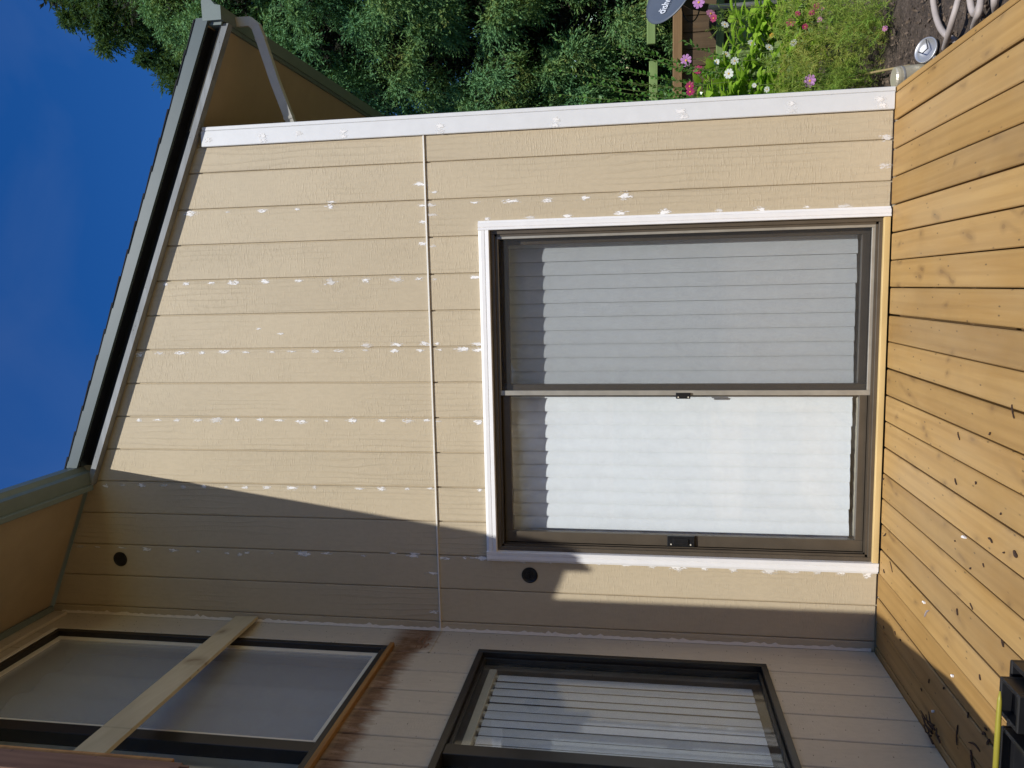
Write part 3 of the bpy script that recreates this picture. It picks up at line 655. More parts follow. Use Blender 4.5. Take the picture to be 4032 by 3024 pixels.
# ---------------- debris on the deck
mBARK = simple('bark_brown', (.045, .022, .012), .9, var=.4, nscale=80); mTAN = simple('chip_tan', (.55, .47, .36), .8, var=.15); mCHALK = simple('chip_white', (.82, .78, .74), .7)
def chip(u, v, L, wd, ang, mat, name, label, group, h=.004):
    p = at(u, v, 0.001); mb = MB(); n_ = 7; top = []; bot = []
    for i in range(n_+1):
        t = i/n_-.5; w_ = wd*(1-(2*t)**4*.7)*random.uniform(.75, 1.1); c = L*t; bend = .12*L*math.sin(t*3+u)
        top.append((c, bend+w_/2, h*random.uniform(.7, 1))); bot.append((c, bend-w_/2, h*random.uniform(.7, 1)))
    vs_ = top+bot+[(x_, y_*1.0, 0) for x_, y_, z_ in top]+[(x_, y_, 0) for x_, y_, z_ in bot]; q = n_+1
    fs = [(i, i+1, q+i+1, q+i) for i in range(n_)]+[(i, 2*q+i, 2*q+i+1, i+1) for i in range(n_)]+[(q+i, q+i+1, 3*q+i+1, 3*q+i) for i in range(n_)]+[(0, q, 3*q, 2*q), (n_, 2*q+n_, 3*q+n_, q+n_)]
    mb.add(vs_, fs); me = mb.mesh(name); o = link(name, me, mat, None, p); o.rotation_euler = (0, 0, ang)
    tag(o, label, 'debris', group); return o
D1 = lambda a, b: (3300+.3761*a, 2400+.3761*b)
D2 = lambda a, b: (3400+.632*a/1.048, 1400+.6028*b)
bk = [(D1(955, 750), .02, .008), (D1(875, 840), .018, .007), (D1(1255, 1315), .085, .008), (D1(1430, 1440), .10, .009), (D1(1395, 1525), .04, .016), (D1(1365, 1105), .024, .008), (D1(1490, 710), .02, .010), (D1(1550, 1250), .02, .008), (D1(1530, 1305), .03, .012), (D1(1575, 1385), .035, .012), (D1(1415, 1645), .04, .03), (D1(1110, 825), .016, .008),
      (D1(655, 318), .016, .009), (D1(600, 245), .018, .008), (D1(1250, 25), .026, .008), (D1(1725, 355), .025, .008), (D1(480, 185), .014, .007)]
for (uv, L, wd) in bk: chip(*uv, L, wd, random.uniform(0, 3.1), mBARK, 'bark_chip', 'dark brown bark chip on the shaded end of the deck', 'bark chips on the deck')
bk2 = [(D2(980, 365), .05, .005), (D2(993, 1295), .03, .02), (D2(830, 1207), .035, .008), (D2(707, 1638), .03, .007), (D2(182, 1380), .06, .004), (D2(136, 1408), .022, .01), (D2(605, 823), .03, .006), (D2(625, 525), .035, .006), (D2(827, 510), .014, .008), (D2(735, 832), .012, .008), (D2(700, 1388), .016, .008), (D2(898, 1033), .01, .006), (D2(918, 1285), .012, .006), (D2(786, 1370), .016, .007), (D2(600, 1213), .012, .006), (D2(128, 808), .04, .006), (D2(138, 1170), .05, .006)]
for (uv, L, wd) in bk2: chip(*uv, L, wd, random.uniform(0, 3.1), mBARK, 'bark_chip', 'small dark bark scrap on the sunlit deck', 'bark scraps on the sunny deck')
for (uv, L, wd) in [(D2(662, 1190), .034, .011), (D2(400, 1612), .022, .011), (D1(1002, 1062), .016, .013), (D1(1205, 690), .014, .01)]:
    chip(*uv, L, wd, 1.9, mCHALK, 'filler_crumb', 'white crumb of filler lying on the deck boards', 'white crumbs on the deck', .009)
chip(*D1(935, 45), .07, .007, -.9, simple('strip_grey', (.35, .30, .30), .6), 'plastic_offcut', 'curved grey plastic offcut near the wall', None, .006)
tw = MB(); p0 = at(*D1(1040, 1290), 0)
for i in range(9):
    a_ = random.uniform(-.5, .5)+1.1; L = random.uniform(.05, .13); q0 = p0+Vector((random.uniform(-.03, .03), random.uniform(-.05, .08), .006+.02*random.random()))
    d = Vector((math.cos(a_)*.35, math.sin(a_), random.uniform(-.1, .2)))*L
    tw.tube([q0-d*.5, q0+Vector((random.uniform(-.01, .01), 0, .006)), q0+d*.5], [.0045, .0035, .002], 6)
tw.build('twig_cluster', mBARK, label='tangle of dark twigs against the foot of the side wall', cat='twigs')

# =================================================================== GARDEN
def leafquads(P, D, L, W, rng, flat=None):
    """diamond leaves: base points P, directions D (unit), lengths, widths"""
    n_ = len(P); r = rng.normal(size=(n_, 3)) if flat is None else flat
    S_ = np.cross(D, r); S_ /= np.linalg.norm(S_, axis=1, keepdims=True)+1e-9
    Nn = np.cross(S_, D); L = L[:, None]; W = W[:, None]
    return np.stack([P, P+D*L*.45+S_*W*.5-Nn*W*.12, P+D*L, P+D*L*.45-S_*W*.5-Nn*W*.12], 1)
def unit(a): return a/(np.linalg.norm(a, axis=-1, keepdims=True)+1e-9)
def clumps(C, O, nb, nl, size, rng, leaf=(.05, .016), droop=.5):
    """C centres, O outward dirs -> conifer tufts of drooping branchlets set with short blades"""
    n_ = len(C); sz = size*rng.uniform(.7, 1.25, n_)
    d = unit(O[:, None, :]*.55+unit(rng.normal(size=(n_, nb, 3)))*.95+np.array([0, 0, -droop])*rng.uniform(0, .6, (n_, nb, 1)))
    st = C[:, None, :]-O[:, None, :]*.35*sz[:, None, None]+rng.normal(size=(n_, nb, 3))*.13*sz[:, None, None]
    ln = sz[:, None]*rng.uniform(.72, 1.0, (n_, nb))
    t = (np.arange(nl)+.5)/nl
    tt = t[None, None, :, None]; dr = np.array([0, 0, -1.0])*.28
    P = st[:, :, None, :]+d[:, :, None, :]*ln[:, :, None, None]*tt+dr*(tt**2)*ln[:, :, None, None]
    D = unit(d[:, :, None, :]+rng.normal(size=(n_, nb, nl, 3))*.62+dr*tt)
    P = P.reshape(-1, 3); D = D.reshape(-1, 3); m = len(P)
    ctr = np.broadcast_to((C-O*.25*sz[:, None]-np.array([0, 0, .12])*sz[:, None])[:, None, None, :], (n_, nb, nl, 3)).reshape(-1, 3)
    nrm_ = unit(P-ctr)+rng.normal(size=(m, 3))*.22
    return leafquads(P, D, leaf[0]*rng.uniform(.7, 1.35, m), leaf[1]*rng.uniform(.8, 1.25, m), rng, nrm_)
mCON = leafmat('conifer_needles', [(.07, .17, .075), (.10, .225, .095), (.13, .26, .10), (.17, .26, .075), (.28, .26, .07)], .6, .12, .8, .08)
mCON2 = leafmat('conifer_needles_dark', [(.02, .05, .02), (.04, .085, .03), (.06, .11, .04)], .6, .15, .9, .08)
mINN = leafmat('inner_twigs_shade_dark', [(.012, .014, .008), (.03, .028, .016)], .9, .05, 2)  # brown inner twigs, coloured near black to deepen the shade between tufts
mTRUNK = simple('trunk_bark', (.09, .06, .04), .95, var=.35, nscale=20, bump=.8)
def conifer(x, y, h, R, k, label, mat, ncl, full, seed, leaf=(.048, .0165), z0=.7):
    rng = np.random.default_rng(seed); t = empty('conifer_tree', (x, y, GZ), label=label, cat='tree', group='conifers behind the house')
    prof = lambda z: R*(1-np.exp(-(h-z)*k))
    mb = MB(); zs_ = np.linspace(GZ, h*.97, 12)
    mb.tube([(x+.05*math.sin(z_), y+.05*math.cos(z_*1.3), z_) for z_ in zs_], [.24*(1-.93*i/11) for i in range(12)], 9)
    for i in range(46):
        z_ = rng.uniform(z0, h*.9); th = rng.uniform(0, 2*math.pi); r = prof(z_)*.8; e = Vector((x+r*math.cos(th), y+r*math.sin(th), z_-.15*r+.1))
        mb.tube([(x, y, z_), Vector((x, y, z_)).lerp(e, .5)+Vector((0, 0, .08)), e], [.045, .028, .008], 5)
    mb.build('trunk', mTRUNK, t, origin=(x, y, GZ), smooth=True)
    tc = math.atan2(CAM.y-y, CAM.x-x); out = []; inn = []
    # dense on the side towards the house and camera, sparse all round elsewhere; an inner layer coloured dark as shade closes the gaps
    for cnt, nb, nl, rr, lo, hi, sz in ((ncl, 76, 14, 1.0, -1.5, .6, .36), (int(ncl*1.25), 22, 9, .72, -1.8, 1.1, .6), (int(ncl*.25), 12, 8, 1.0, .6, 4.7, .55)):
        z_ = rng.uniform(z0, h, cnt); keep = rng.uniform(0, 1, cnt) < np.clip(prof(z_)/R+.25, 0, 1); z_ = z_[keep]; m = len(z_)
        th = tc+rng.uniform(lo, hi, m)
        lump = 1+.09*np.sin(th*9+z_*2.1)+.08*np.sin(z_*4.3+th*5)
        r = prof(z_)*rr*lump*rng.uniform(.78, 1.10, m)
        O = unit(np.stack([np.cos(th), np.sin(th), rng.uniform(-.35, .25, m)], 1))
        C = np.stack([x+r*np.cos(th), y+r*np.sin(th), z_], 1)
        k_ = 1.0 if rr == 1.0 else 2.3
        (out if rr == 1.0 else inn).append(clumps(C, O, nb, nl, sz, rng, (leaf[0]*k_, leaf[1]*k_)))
    V = np.concatenate(out)-np.array([x, y, GZ])
    link('crown', quads_mesh('crown', V), mat, t, (x, y, GZ), kind='stuff')
    link('inner_shade_branches', quads_mesh('inner_shade_branches', np.concatenate(inn)-np.array([x, y, GZ])), mINN, t, (x, y, GZ), kind='stuff')
conifer(4.3, 8.3, 9.75, 2.95, .45, 'tall dense blue-green conifer filling the view beside the house', mCON, 400, True, 3)
conifer(6.6, 12.5, 15.0, 3.2, .40, 'darker conifer behind the dense one, seen against the sky', mCON2, 230, True, 4, (.085, .03))
conifer(1.9, 13.0, 7.0, 2.6, .6, 'shaded low conifer far behind the corner of the house', mCON2, 240, True, 5, (.085, .03), .2)

# ---------------- timber fence with green rails
mGRN = wood('fence_green_paint', (.13, .20, .06), (.24, .34, .12), axis=0, knots=False, dirt=.5)
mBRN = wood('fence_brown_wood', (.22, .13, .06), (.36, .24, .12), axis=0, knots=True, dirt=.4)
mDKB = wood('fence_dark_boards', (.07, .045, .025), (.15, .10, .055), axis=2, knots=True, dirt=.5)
FY = 3.0
fence = empty('fence', (1.6, FY, GZ), label='low timber fence with green rails and dark boards behind the flowers', cat='fence')
def rail(x0, x1, y0, y1, z0, z1, mat, lab=None): MB().box(x0, x1, y0, y1, z0, z1, .004).build('rail', mat, fence, **({'label': lab} if lab else {}))
rail(1.165, 3.4, FY-.04, FY, 1.10, 1.175, mGRN, 'pale green top rail'); rail(.6, 1.04, FY+.02, FY+.06, 1.08, 1.155, mGRN)
rail(.55, 3.4, FY-.05, FY, .872, .952, mBRN, 'sunlit brown middle rail'); rail(.55, 3.4, FY-.06, FY-.005, .52, .585, mGRN)
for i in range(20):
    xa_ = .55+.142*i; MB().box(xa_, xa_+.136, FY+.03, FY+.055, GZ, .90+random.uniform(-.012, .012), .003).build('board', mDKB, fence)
for i, z_ in enumerate((-.2, .03, .26)): MB().box(.55, 3.4, FY-.105, FY-.065, z_, z_+.222, .005).build('plank', mGRN, fence)
for xp in (.58, 2.2, 3.38): MB().box(xp, xp+.09, FY+.06, FY+.15, GZ-.1, 1.16, .005).build('post', mBRN, fence)

# ---------------- satellite dish
dish = empty('satellite_dish', (1.345, 2.45, GZ), label='dark grey satellite dish on a pole at the fence, lettering on its face', cat='satellite dish')
mDISH = simple('dish_grey', (.085, .10, .125), .45, var=.05); mPOLE = simple('pole_galvanised', (.42, .43, .42), .45, metal=.4, var=.1)
dc = on(2648, -23, 1, 2.42); cv_ = (CAM-dc).normalized(); sr = Vector((0, 0, -1)).cross(cv_).normalized(); su = cv_.cross(sr).normalized()
if sr.x < 0: sr = -sr
if su.z < 0: su = -su
mt = sr*.64+su*.77; nrm = (cv_*.5+mt*.866).normalized(); tt_ = sr*.77-su*.64; mi = nrm.cross(tt_).normalized(); mi = mi if mi.dot(su) > 0 else -mi
al = math.radians(24.8); ex = tt_*math.cos(al)+mi*math.sin(al); ey = nrm.cross(ex).normalized()
def disk(p, r, th, ry=1.0):
    d_ = .16*r*r/.25; return p+ex*(r*math.cos(th))+ey*(r*ry*math.sin(th))+nrm*d_*.55
mb = MB(); nr, nt_ = 8, 40; RX = .262; vs_ = []; fs = []
for side in (0, 1):
    for i in range(nr+1):
        for j in range(nt_): vs_.append(disk(dc, RX*i/nr, 2*math.pi*j/nt_, 1.0)-nrm*(.012 if side else 0)*(1 if i < nr else .6))
o2 = (nr+1)*nt_
for i in range(nr):
    for j in range(nt_):
        a_, b2, c2_, d2 = i*nt_+j, i*nt_+(j+1) % nt_, (i+1)*nt_+(j+1) % nt_, (i+1)*nt_+j
        fs += [(a_, b2, c2_, d2), (o2+d2, o2+c2_, o2+b2, o2+a_)]
for j in range(nt_): fs.append((nr*nt_+j, nr*nt_+(j+1) % nt_, o2+nr*nt_+(j+1) % nt_, o2+nr*nt_+j))
mb.add(vs_, fs); mb.build('reflector', mDISH, dish, smooth=True)
px_ = on(2900, 22, 1, 2.5)
MB().tube([(px_.x, 2.5, GZ-.05), (px_.x, 2.5, .72), (px_.x+.02, 2.48, .80)], .021, 12).build('pole', mPOLE, dish, smooth=True)
MB().rbar([(px_.x, 2.5, .70), (px_.x+.02, 2.48, .82), dc-nrm*.03], .06, .05, (.3, 1, 0)).build('bracket', mBLACK, dish)
cpts = []
for i in range(15):
    t = i/14; th = math.pi*(1-t); cpts.append(on(2716-40*math.cos(th)+8*t, 8+78*math.sin(th), 1, 2.40))
MB().tube(cpts, .0055, 7).build('cable', mBLACK, dish, smooth=True)
tm = text_mesh('dishn', .066); tmO = link('lettering', tm, simple('letter_white', (.8, .82, .84), .5, var=.02), dish, (0, 0, 0))
lp = on(2614, 52, 1, 2.36); tx = ex
Rm = Matrix((tx, ey, nrm)).transposed().to_4x4()
q = dc + ex*((lp-dc).dot(ex)) + ey*((lp-dc).dot(ey)); rr_ = (q-dc).length; q = q+nrm*(.16*rr_*rr_/.25*.55+.010)
tmO.matrix_local = Matrix.Translation(q-WPOS[dish.name]) @ Rm @ Matrix.Diagonal((1, 2.0, 1, 1))

# ---------------- leafy shrub with arching glossy stems
mGLOS = leafmat('glossy_leaf', [(.04, .12, .02), (.08, .20, .035), (.18, .32, .08)], .22, .2, 6)
mSTEM = simple('green_stem', (.12, .16, .04), .7, var=.2); mLIME = leafmat('lime_leaf', [(.16, .32, .02), (.28, .46, .04), (.40, .56, .09)], .4, .35, 5)
mFEA = leafmat('feathery_leaf', [(.08, .19, .025), (.19, .33, .045), (.36, .40, .08), (.46, .28, .09)], .6, .3, 2.5)
rng = np.random.default_rng(11)
shrub = empty('shrub', (.75, 2.0, GZ), label='shrub with arching stems of glossy paired leaves beside the corner board', cat='shrub')
LQ = []; sm = MB()
tips = [(2445, 190, 1.95), (2520, 195, 1.9), (2210, 280, 2.1), (2212, 372, 2.0), (2330, 330, 2.2), (2690, 160, 1.6), (2650, 240, 1.5), (2400, 260, 2.2), (2480, 330, 1.8), (2560, 300, 1.7), (2610, 360, 1.6), (2370, 390, 1.8), (2580, 400, 1.5), (2300, 405, 1.9), (2460, 405, 1.7), (2700, 330, 1.5), (2530, 360, 2.1), (2640, 395, 1.7), (2420, 360, 2.0), (2600, 250, 2.0)]
for (u, v, y) in tips:
    e = on(u, v, 1, y); b = Vector((.42+.12*rng.uniform(), y+.1, GZ)); mid = b.lerp(e, .6)+Vector((-.10, 0, .05))
    pts_ = [b.lerp(mid, t).lerp(mid.lerp(e, t), t) for t in np.linspace(0, 1, 15)]
    sm.tube(pts_, [.0055-.004*i/14 for i in range(15)], 5)
    L_ = np.linspace(.25, 1, 34)
    for j, t in enumerate(L_):
        i0 = min(int(t*14), 13); P_ = np.array(pts_[i0].lerp(pts_[i0+1], t*14-i0)); T_ = np.array((pts_[i0+1]-pts_[i0]).normalized())
        for sgn in (-1, 1):
            a_ = rng.uniform(0, 6.28) if j % 2 else 0; sd = unit(np.cross(T_, rng.normal(size=3)))
            D_ = unit(T_*.75+sd*sgn*.8); LQ.append((P_, D_, rng.uniform(.035, .06)*(1.1-.4*t), rng.uniform(.017, .026)))
sm.build('stems', mSTEM, shrub, origin=(.75, 2.0, GZ))
V = leafquads(np.array([a[0] for a in LQ]), np.array([a[1] for a in LQ]), np.array([a[2] for a in LQ]), np.array([a[3] for a in LQ]), rng)
link('leaves', quads_mesh('leaves', V-np.array([.75, 2.0, GZ])), mGLOS, shrub, (.75, 2.0, GZ), kind='stuff')

# ---------------- broad-leaved lime-green plants
def broad(u, v, y, hgt, nlv, label, size=.12):
    top = on(u, v, 1, y); x = top.x; t = empty('leafy_plant', (x, y, GZ), label=label, cat='plant', group='lime-green leafy plants in the flower bed')
    mb = MB(); mb.tube([(x, y, GZ), (x+.02, y, (GZ+top.z)/2), (top.x, y, top.z)], [.007, .006, .003], 6); mb.build('stem', mSTEM, t, origin=(x, y, GZ))
    nlv_ = nlv
    for j in range(nlv_):
        z_ = top.z-hgt*rng.uniform(0, 1)**1.1; th = rng.uniform(0, 6.28); L = size*rng.uniform(.6, 1.2); W = L*rng.uniform(.36, .5); el = rng.uniform(-.1, .9)
        dd = Vector((math.cos(th)*math.cos(el), math.sin(th)*math.cos(el), math.sin(el))); sd = dd.cross(Vector((0, 0, 1))).normalized(); up = sd.cross(dd)
        m2 = MB(); pv_ = []
        for s_ in range(6):
            q_ = s_/5; wq = W*math.sin(math.pi*min(.98, q_*.93+.07))**.8*.5; c_q = dd*(L*q_)-up*(L*.25*q_*q_)
            pv_ += [c_q-sd*wq+up*wq*.35, c_q, c_q+sd*wq+up*wq*.35]
        m2.add(pv_, [(s_*3+a_, s_*3+a_+1, s_*3+a_+4, s_*3+a_+3) for s_ in range(5) for a_ in (0, 1)])
        m2.build('leaf', mLIME, t, origin=(0, 0, 0), smooth=True).location = Vector((x+rng.normal()*.015, y+rng.normal()*.015, z_))-Vector((x, y, GZ))
for (u, v, y, h_, nn_, lab) in [(2890, 60, 2.1, .35, 16, 'lime-green leafy plant beside the satellite pole'), (2960, 120, 1.9, .40, 22, 'lime-green leafy plant in the middle of the white flowers'), (2985, 30, 2.0, .4, 20, 'lime-green leafy plant below the satellite pole'),
                              (2760, 330, 1.7, .35, 18, 'lime-green leafy plant next to the magenta flowers'), (2850, 385, 1.45, .45, 22, 'lime-green leafy plant hugging the white corner board'), (2940, 250, 1.7, .5, 22, 'lime-green leafy plant under the large white flower'), (3050, 90, 1.8, .3, 16, 'lime-green leafy plant above the feathery foliage'), (2870, 180, 2.0, .4, 18, 'lime-green leafy plant in front of the fence planks'), (3000, 360, 1.4, .3, 14, 'lime-green leafy plant low against the corner board'), (2800, 260, 1.75, .4, 18, 'lime-green leafy plant behind the small white flower'), (2905, 320, 1.5, .4, 20, 'lime-green leafy plant right of the large open white flower'), (2910, 110, 1.85, .35, 16, 'lime-green leafy plant beside the white trumpet flower'), (3080, 180, 1.5, .3, 14, 'lime-green leafy plant by the small white cosmos'), (2780, 395, 1.45, .3, 14, 'lime-green leafy plant below the deep magenta pair')]:
    broad(u, v, y-.05, h_, int(nn_*2), lab, .15)

# ---------------- feathery foliage mass (uncountable)
QS = []
for (u0, u1, v0, v1, y0, y1, n_) in [(2800, 3060, 40, 400, 1.6, 2.1, 22), (3060, 3470, 0, 330, .95, 1.6, 95), (3020, 3380, 230, 400, .8, 1.3, 52), (3250, 3500, 0, 160, .8, 1.2, 45)]:
    for i in range(n_):
        u, v = rng.uniform(u0, u1), rng.uniform(v0, v1); f = (u-2800)/750; y = max(.6, y1-(y1-y0)*f+rng.normal()*.12)
        c = np.array(on(u, v, 1, y)); 
        if c[2] < GZ+.03: continue
        c[0] = max(c[0], .10)
        nb = 7
        for b in range(nb):
            d = unit(rng.normal(size=3)+np.array([0, -.2, .5])); L = rng.uniform(.06, .13); m = 16; t = rng.uniform(.1, 1, m)
            P_ = c+d*L*t[:, None]+rng.normal(size=(m, 3))*.004; D_ = unit(d+rng.normal(size=(m, 3))*.7)
            QS.append(leafquads(P_, D_, rng.uniform(.015, .04, m), np.full(m, .0028), rng))
            QS.append(leafquads(np.array([c]), np.array([d]), np.array([L]), np.array([.004]), rng))
link('feathery_foliage', quads_mesh('feathery_foliage', np.concatenate(QS)), mFEA, None, (0, 0, 0), kind='stuff', label='fine feathery green and browning foliage of the flower bed')

# ---------------- cosmos flowers
def petalmat(name, c): return leafmat(name, [tuple(x*.8 for x in c), c], .5, .3, 20)
PC = {'lilac': petalmat('petal_lilac', (.55, .24, .55)), 'pink': petalmat('petal_pink', (.60, .22, .42)), 'magenta': petalmat('petal_magenta', (.42, .015, .12)), 'white': petalmat('petal_white', (.78, .78, .74)), 'yellow': petalmat('petal_yellow', (.7, .35, .03))}
mYEL = simple('flower_centre', (.60, .36, .03), .8, var=.2, nscale=200)
def cosmos(u, v, y, col, size, label, face=None):
    c = on(u, v, 1, y); base = Vector((max(.12, c.x+random.uniform(-.15, .1)), y+random.uniform(0, .15), GZ))
    t = empty('cosmos_flower', base, label=label, cat='flower', group=f'{col} cosmos flowers')
    mid = base.lerp(c, .55)+Vector((random.uniform(-.06, .06), 0, .06))
    pts_ = [base.lerp(mid, k_).lerp(mid.lerp(c, k_), k_) for k_ in np.linspace(0, 1, 10)]
    MB().tube(pts_, [.003]*6+[.0022]*4, 5).build('stem', mSTEM, t, origin=base)
    nv = (face or Vector((random.uniform(-.5, .3), -1, random.uniform(.1, .8)))).normalized(); ex_ = nv.cross(Vector((0, 0, 1))).normalized(); ey_ = ex_.cross(nv)
    a0 = random.uniform(0, 1)
    for k_ in range(8):
        th = a0+2*math.pi*k_/8; dr = ex_*math.cos(th)+ey_*math.sin(th); sd = nv.cross(dr); L = size*.5*random.uniform(.92, 1.05); W = size*.26; mb = MB(); pv_ = []
        for q_, wq in ((.12, .25), (.5, .85), (.82, 1.0), (.97, .72)):
            cc = dr*(L*q_)+nv*(L*.18*q_-L*.10*q_*q_)
            pv_ += [cc-sd*W*wq*.5, cc+nv*W*.08+dr*(L*.03 if q_ > .9 else 0), cc+sd*W*wq*.5]
        mb.add(pv_, [(s_*3+a_, s_*3+a_+1, s_*3+a_+4, s_*3+a_+3) for s_ in range(3) for a_ in (0, 1)])
        o = mb.build('petal', PC[col], t, origin=(0, 0, 0)); o.location = c-base
    r = size*.105; mb = MB(); mb.tube([c-nv*.002, c+nv*r*.7, c+nv*r], [r, r*.9, r*.3], 9); mb.build('flower_centre', mYEL, t, origin=base)
FL = [(2702, 238, 1.75, 'lilac', .082, 'lilac cosmos flower in front of the brown fence rail'), (2752, 10, 2.2, 'lilac', .095, 'pale pink cosmos flower crossing the satellite pole'), (2800, 52, 2.0, 'pink', .08, 'pink cosmos flower seen side-on below the dish cable'),
      (2810, 72, 1.98, 'magenta', .055, 'small magenta cosmos tucked under a pink one near the pole'), (2748, 276, 1.7, 'magenta', .07, 'magenta cosmos flower below the lilac one at the fence'), (2716, 340, 1.6, 'magenta', .065, 'deep magenta cosmos above its twin beside the corner board'), (2718, 362, 1.58, 'magenta', .06, 'deep magenta cosmos nearest the corner board'),
      (3190, 318, 1.1, 'lilac', .078, 'lone lilac cosmos low down by the corner board'), (3115, 88, 1.45, 'magenta', .06, 'red-pink cosmos with yellow centre amid feathery leaves'), (3140, 55, 1.5, 'magenta', .04, 'small magenta cosmos just above the red-pink one'), (3170, 105, 1.4, 'magenta', .04, 'small magenta cosmos right below the red-pink one'),
      (3197, 50, 1.4, 'magenta', .045, 'magenta cosmos in the small cluster at the frame edge, middle one'), (3215, 25, 1.4, 'magenta', .045, 'magenta cosmos in the cluster at the frame edge, outer one'), (3245, 32, 1.35, 'pink', .042, 'dusty pink cosmos in the cluster at the frame edge'), (3228, 76, 1.35, 'pink', .036, 'dusty pink bud on the feathery foliage'), (3485, 112, .85, 'pink', .034, 'single orange-pink bloom low over the soil'),
      (2870, 290, 1.55, 'white', .07, 'large open white cosmos facing the camera'), (2860, 212, 1.7, 'white', .06, 'white cosmos seen side-on left of the leafy plants'), (2893, 240, 1.65, 'white', .055, 'crumpled white cosmos next to the large open one'), (2855, 95, 1.95, 'white', .065, 'white trumpet-like cosmos in front of the green planks'), (2960, 168, 1.75, 'white', .06, 'white cosmos in the centre of the flower bed'), (3030, 185, 1.6, 'white', .06, 'white cosmos lower right of the central one'), (3125, 168, 1.4, 'white', .045, 'small white cosmos over the feathery leaves'), (2822, 245, 1.75, 'white', .045, 'small white cosmos near the lilac flower'), (2970, 336, 1.4, 'white', .032, 'tiny white bud by the corner board'), (3020, 352, 1.35, 'white', .04, 'half-closed white cosmos by the corner board'),
      (3040, 140, 1.55, 'yellow', .036, 'small orange-yellow bloom among white flowers')]
side = {(2860, 212), (2855, 95), (2960, 168), (3030, 185), (2800, 52)}
for f in FL: cosmos(f[0], f[1], f[2]-.12, *f[3:], face=Vector((-.9, -.35, .5)) if (f[0], f[1]) in side else None)

# ---------------- solar lamps and hoses on the soil
mBRASS = simple('brass_steel', (.60, .54, .40), .32, metal=.45, var=.1); mSTEEL = simple('steel', (.5, .5, .5), .4, metal=.7, var=.1); mHOSE = simple('hose_grey', (.42, .36, .32), .6, var=.12, nscale=20)
c0_ = on(3522, 308, 1, .13); lc = empty('lamp_cylinder', (c0_.x, .13, GZ), label='brass-coloured steel lamp cylinder standing at the deck corner', cat='garden lamp')
a_ = Vector((c0_.x, .13, c0_.z)); b2 = Vector((c0_.x+.02, .16, GZ-.02))
mb = MB(); mb.tube([a_+Vector((0, 0, .004)), a_, a_.lerp(b2, .04), b2], [.046, .053, .055, .055], 24); mb.build('body', mBRASS, lc, smooth=False)
MB().tube([a_.lerp(b2, .10), a_.lerp(b2, .14)], [.0565, .0565], 24).build('rim', mSTEEL, lc, smooth=False)
q = on(3650, 198, 2, -.17)
sl_ = empty('solar_lamp', (q.x, q.y, GZ), label='silver solar garden lamp head tipped over on the soil', cat='garden lamp')
nv = Vector((.1, -.55, .8)).normalized(); ex_ = nv.cross(Vector((1, 0, 0))).normalized(); ey_ = nv.cross(ex_)
mb = MB(); prof = [(a_*.8, b_*.8) for a_, b_ in [(.0, -.012), (.04, -.010), (.062, .0), (.070, .016), (.076, .016), (.078, .006), (.066, -.012), (.03, -.03), (0.0005, -.032)]]; nn = 26; vs_ = []
for r_, h_ in prof: vs_ += [q+ex_*(r_+.0003)*math.cos(2*math.pi*j/nn)+ey_*(r_+.0003)*math.sin(2*math.pi*j/nn)+nv*h_ for j in range(nn)]
mb.add(vs_, [(i*nn+j, i*nn+(j+1) % nn, (i+1)*nn+(j+1) % nn, (i+1)*nn+j) for i in range(len(prof)-1) for j in range(nn)]); mb.build('cap', mSTEEL, sl_, smooth=True)
for k_ in (-1, 1): MB().rbar([q+Vector((-.045, .02*k_-.02, -.02)), q+Vector((-.10, .03*k_-.03, -.06))], .016, .012).build('prong', mSTEEL, sl_)
MB().tube([q+Vector((-.03, .09, -.03)), q+Vector((-.05, .13, -.04)), q+Vector((-.02, .15, -.05))], .006, 7).build('hook', mSTEEL, sl_)
MB().tube([q+nv*.012+ex_*.04, q+nv*.03+ey_*.02, q+nv*.02-ex_*.02, q+nv*.015-ey_*.05], .003, 6).build('wire', mBLACK, sl_)
def hose(px, label, z=-.2):
    P_ = [on(u, v, 2, z+dz) for u, v, dz in px]; sp = []
    for i in range(len(P_)-1):
        p0, p1, p2, p3 = P_[max(i-1, 0)], P_[i], P_[i+1], P_[min(i+2, len(P_)-1)]
        for t in np.linspace(0, 1, 7)[:-1]:
            t = float(t); sp.append(.5*((2*p1)+(p2-p0)*t+(2*p0-5*p1+4*p2-p3)*t*t+(3*p1-p0-3*p2+p3)*t**3))
    sp.append(P_[-1]); MB().tube(sp, .0145, 10).build('hose', mHOSE, smooth=True, label=label, cat='hose', group='grey hoses beside the deck')
hose([(3668, -60, 0), (3680, 40, 0), (3700, 105, 0), (3728, 140, 0), (3765, 163, -.03), (3800, 185, -.10)], 'grey hose curving under the deck edge nearest the plants')
hose([(3790, -60, 0), (3762, 40, .03), (3740, 115, .03), (3725, 170, .0), (3712, 215, -.08)], 'grey hose crossing over the curved one')
hose([(3815, -40, 0), (3825, 30, 0), (3840, 55, 0), (3858, 20, .02), (3868, -40, .02)], 'grey hose bent in a tight loop')
hose([(3866, -60, .0), (3858, 30, .03), (3845, 75, .02), (3832, 110, -.06)], 'straight grey hose between the loop and the deck')
hose([(3915, -50, 0), (3916, 10, 0), (3922, 50, -.05)], 'short visible end of grey hose nearest the frame corner')
e0 = on(3340, 305, 2, -.14); e1 = on(3580, 258, 2, -.20)
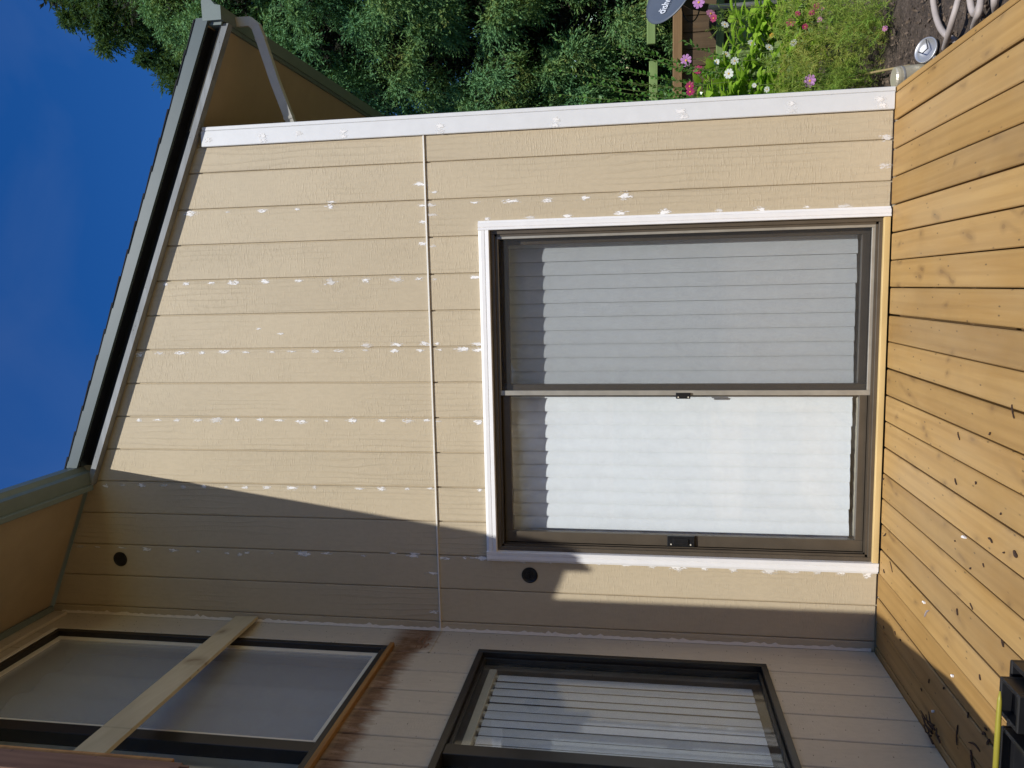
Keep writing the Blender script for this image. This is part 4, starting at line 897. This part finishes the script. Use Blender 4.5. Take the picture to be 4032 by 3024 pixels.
MB().tube([e0, e0.lerp(e1, .5)+Vector((0, 0, .01)), e1], [.004, .007, .006], 7).build('dead_stem', simple('straw', (.38, .29, .13), .8, var=.2), label='dry straw-coloured stem lying on the soil', cat='stem')
# soil crumbs: uncountable
rng = np.random.default_rng(21); QS = []
n_ = 2600; X_ = rng.uniform(.05, 1.3, n_); Y_ = rng.uniform(-1.2, 1.6, n_); s_ = rng.uniform(.004, .016, n_)
P_ = np.stack([X_, Y_, np.full(n_, GZ)+.035*rng.uniform(0, 1, n_)], 1)
D_ = unit(rng.normal(size=(n_, 3))*np.array([1, 1, .35])); QS = leafquads(P_, D_, s_*2.2, s_, rng)
link('soil_crumbs', quads_mesh('soil_crumbs', QS), simple('crumb', (.16, .115, .08), 1, var=.6, nscale=30), None, (0, 0, 0), kind='stuff', label='loose soil crumbs and straw bits beside the deck')

# ---------------- foliage wall added behind the camera, blocking the bright horizon in glass reflections
hd = empty('added_hedge', (-1, -13.5, GZ), label='tall green foliage wall added out of view to block the bright horizon in the glass', cat='added_hedge')
rng = np.random.default_rng(31); mb = MB(); nx_, nz_ = 60, 14; hv = []
for j in range(nz_+1):
    for i in range(nx_+1): hv.append((-16+30*i/nx_, -13.2-.9*(j/nz_)**2+.25*rng.normal(), GZ+4.6*j/nz_+.12*rng.normal()))
mb.add(hv, [(j*(nx_+1)+i, j*(nx_+1)+i+1, (j+1)*(nx_+1)+i+1, (j+1)*(nx_+1)+i) for j in range(nz_) for i in range(nx_)]); mb.build('branches', mCON2, hd, origin=(-1, -13.5, GZ))
n_ = 5000; P_ = np.stack([rng.uniform(-16, 14, n_), -12.9-.4*rng.uniform(0, 1, n_), rng.uniform(GZ, 4.5, n_)], 1); P_[:, 1] -= .9*((P_[:, 2]-GZ)/4.6)**2
link('leaves', quads_mesh('leaves', leafquads(P_, unit(rng.normal(size=(n_, 3))), np.full(n_, .3), np.full(n_, .16), rng)-np.array([-1, -13.5, GZ])), mCON, hd, (-1, -13.5, GZ), kind='stuff')
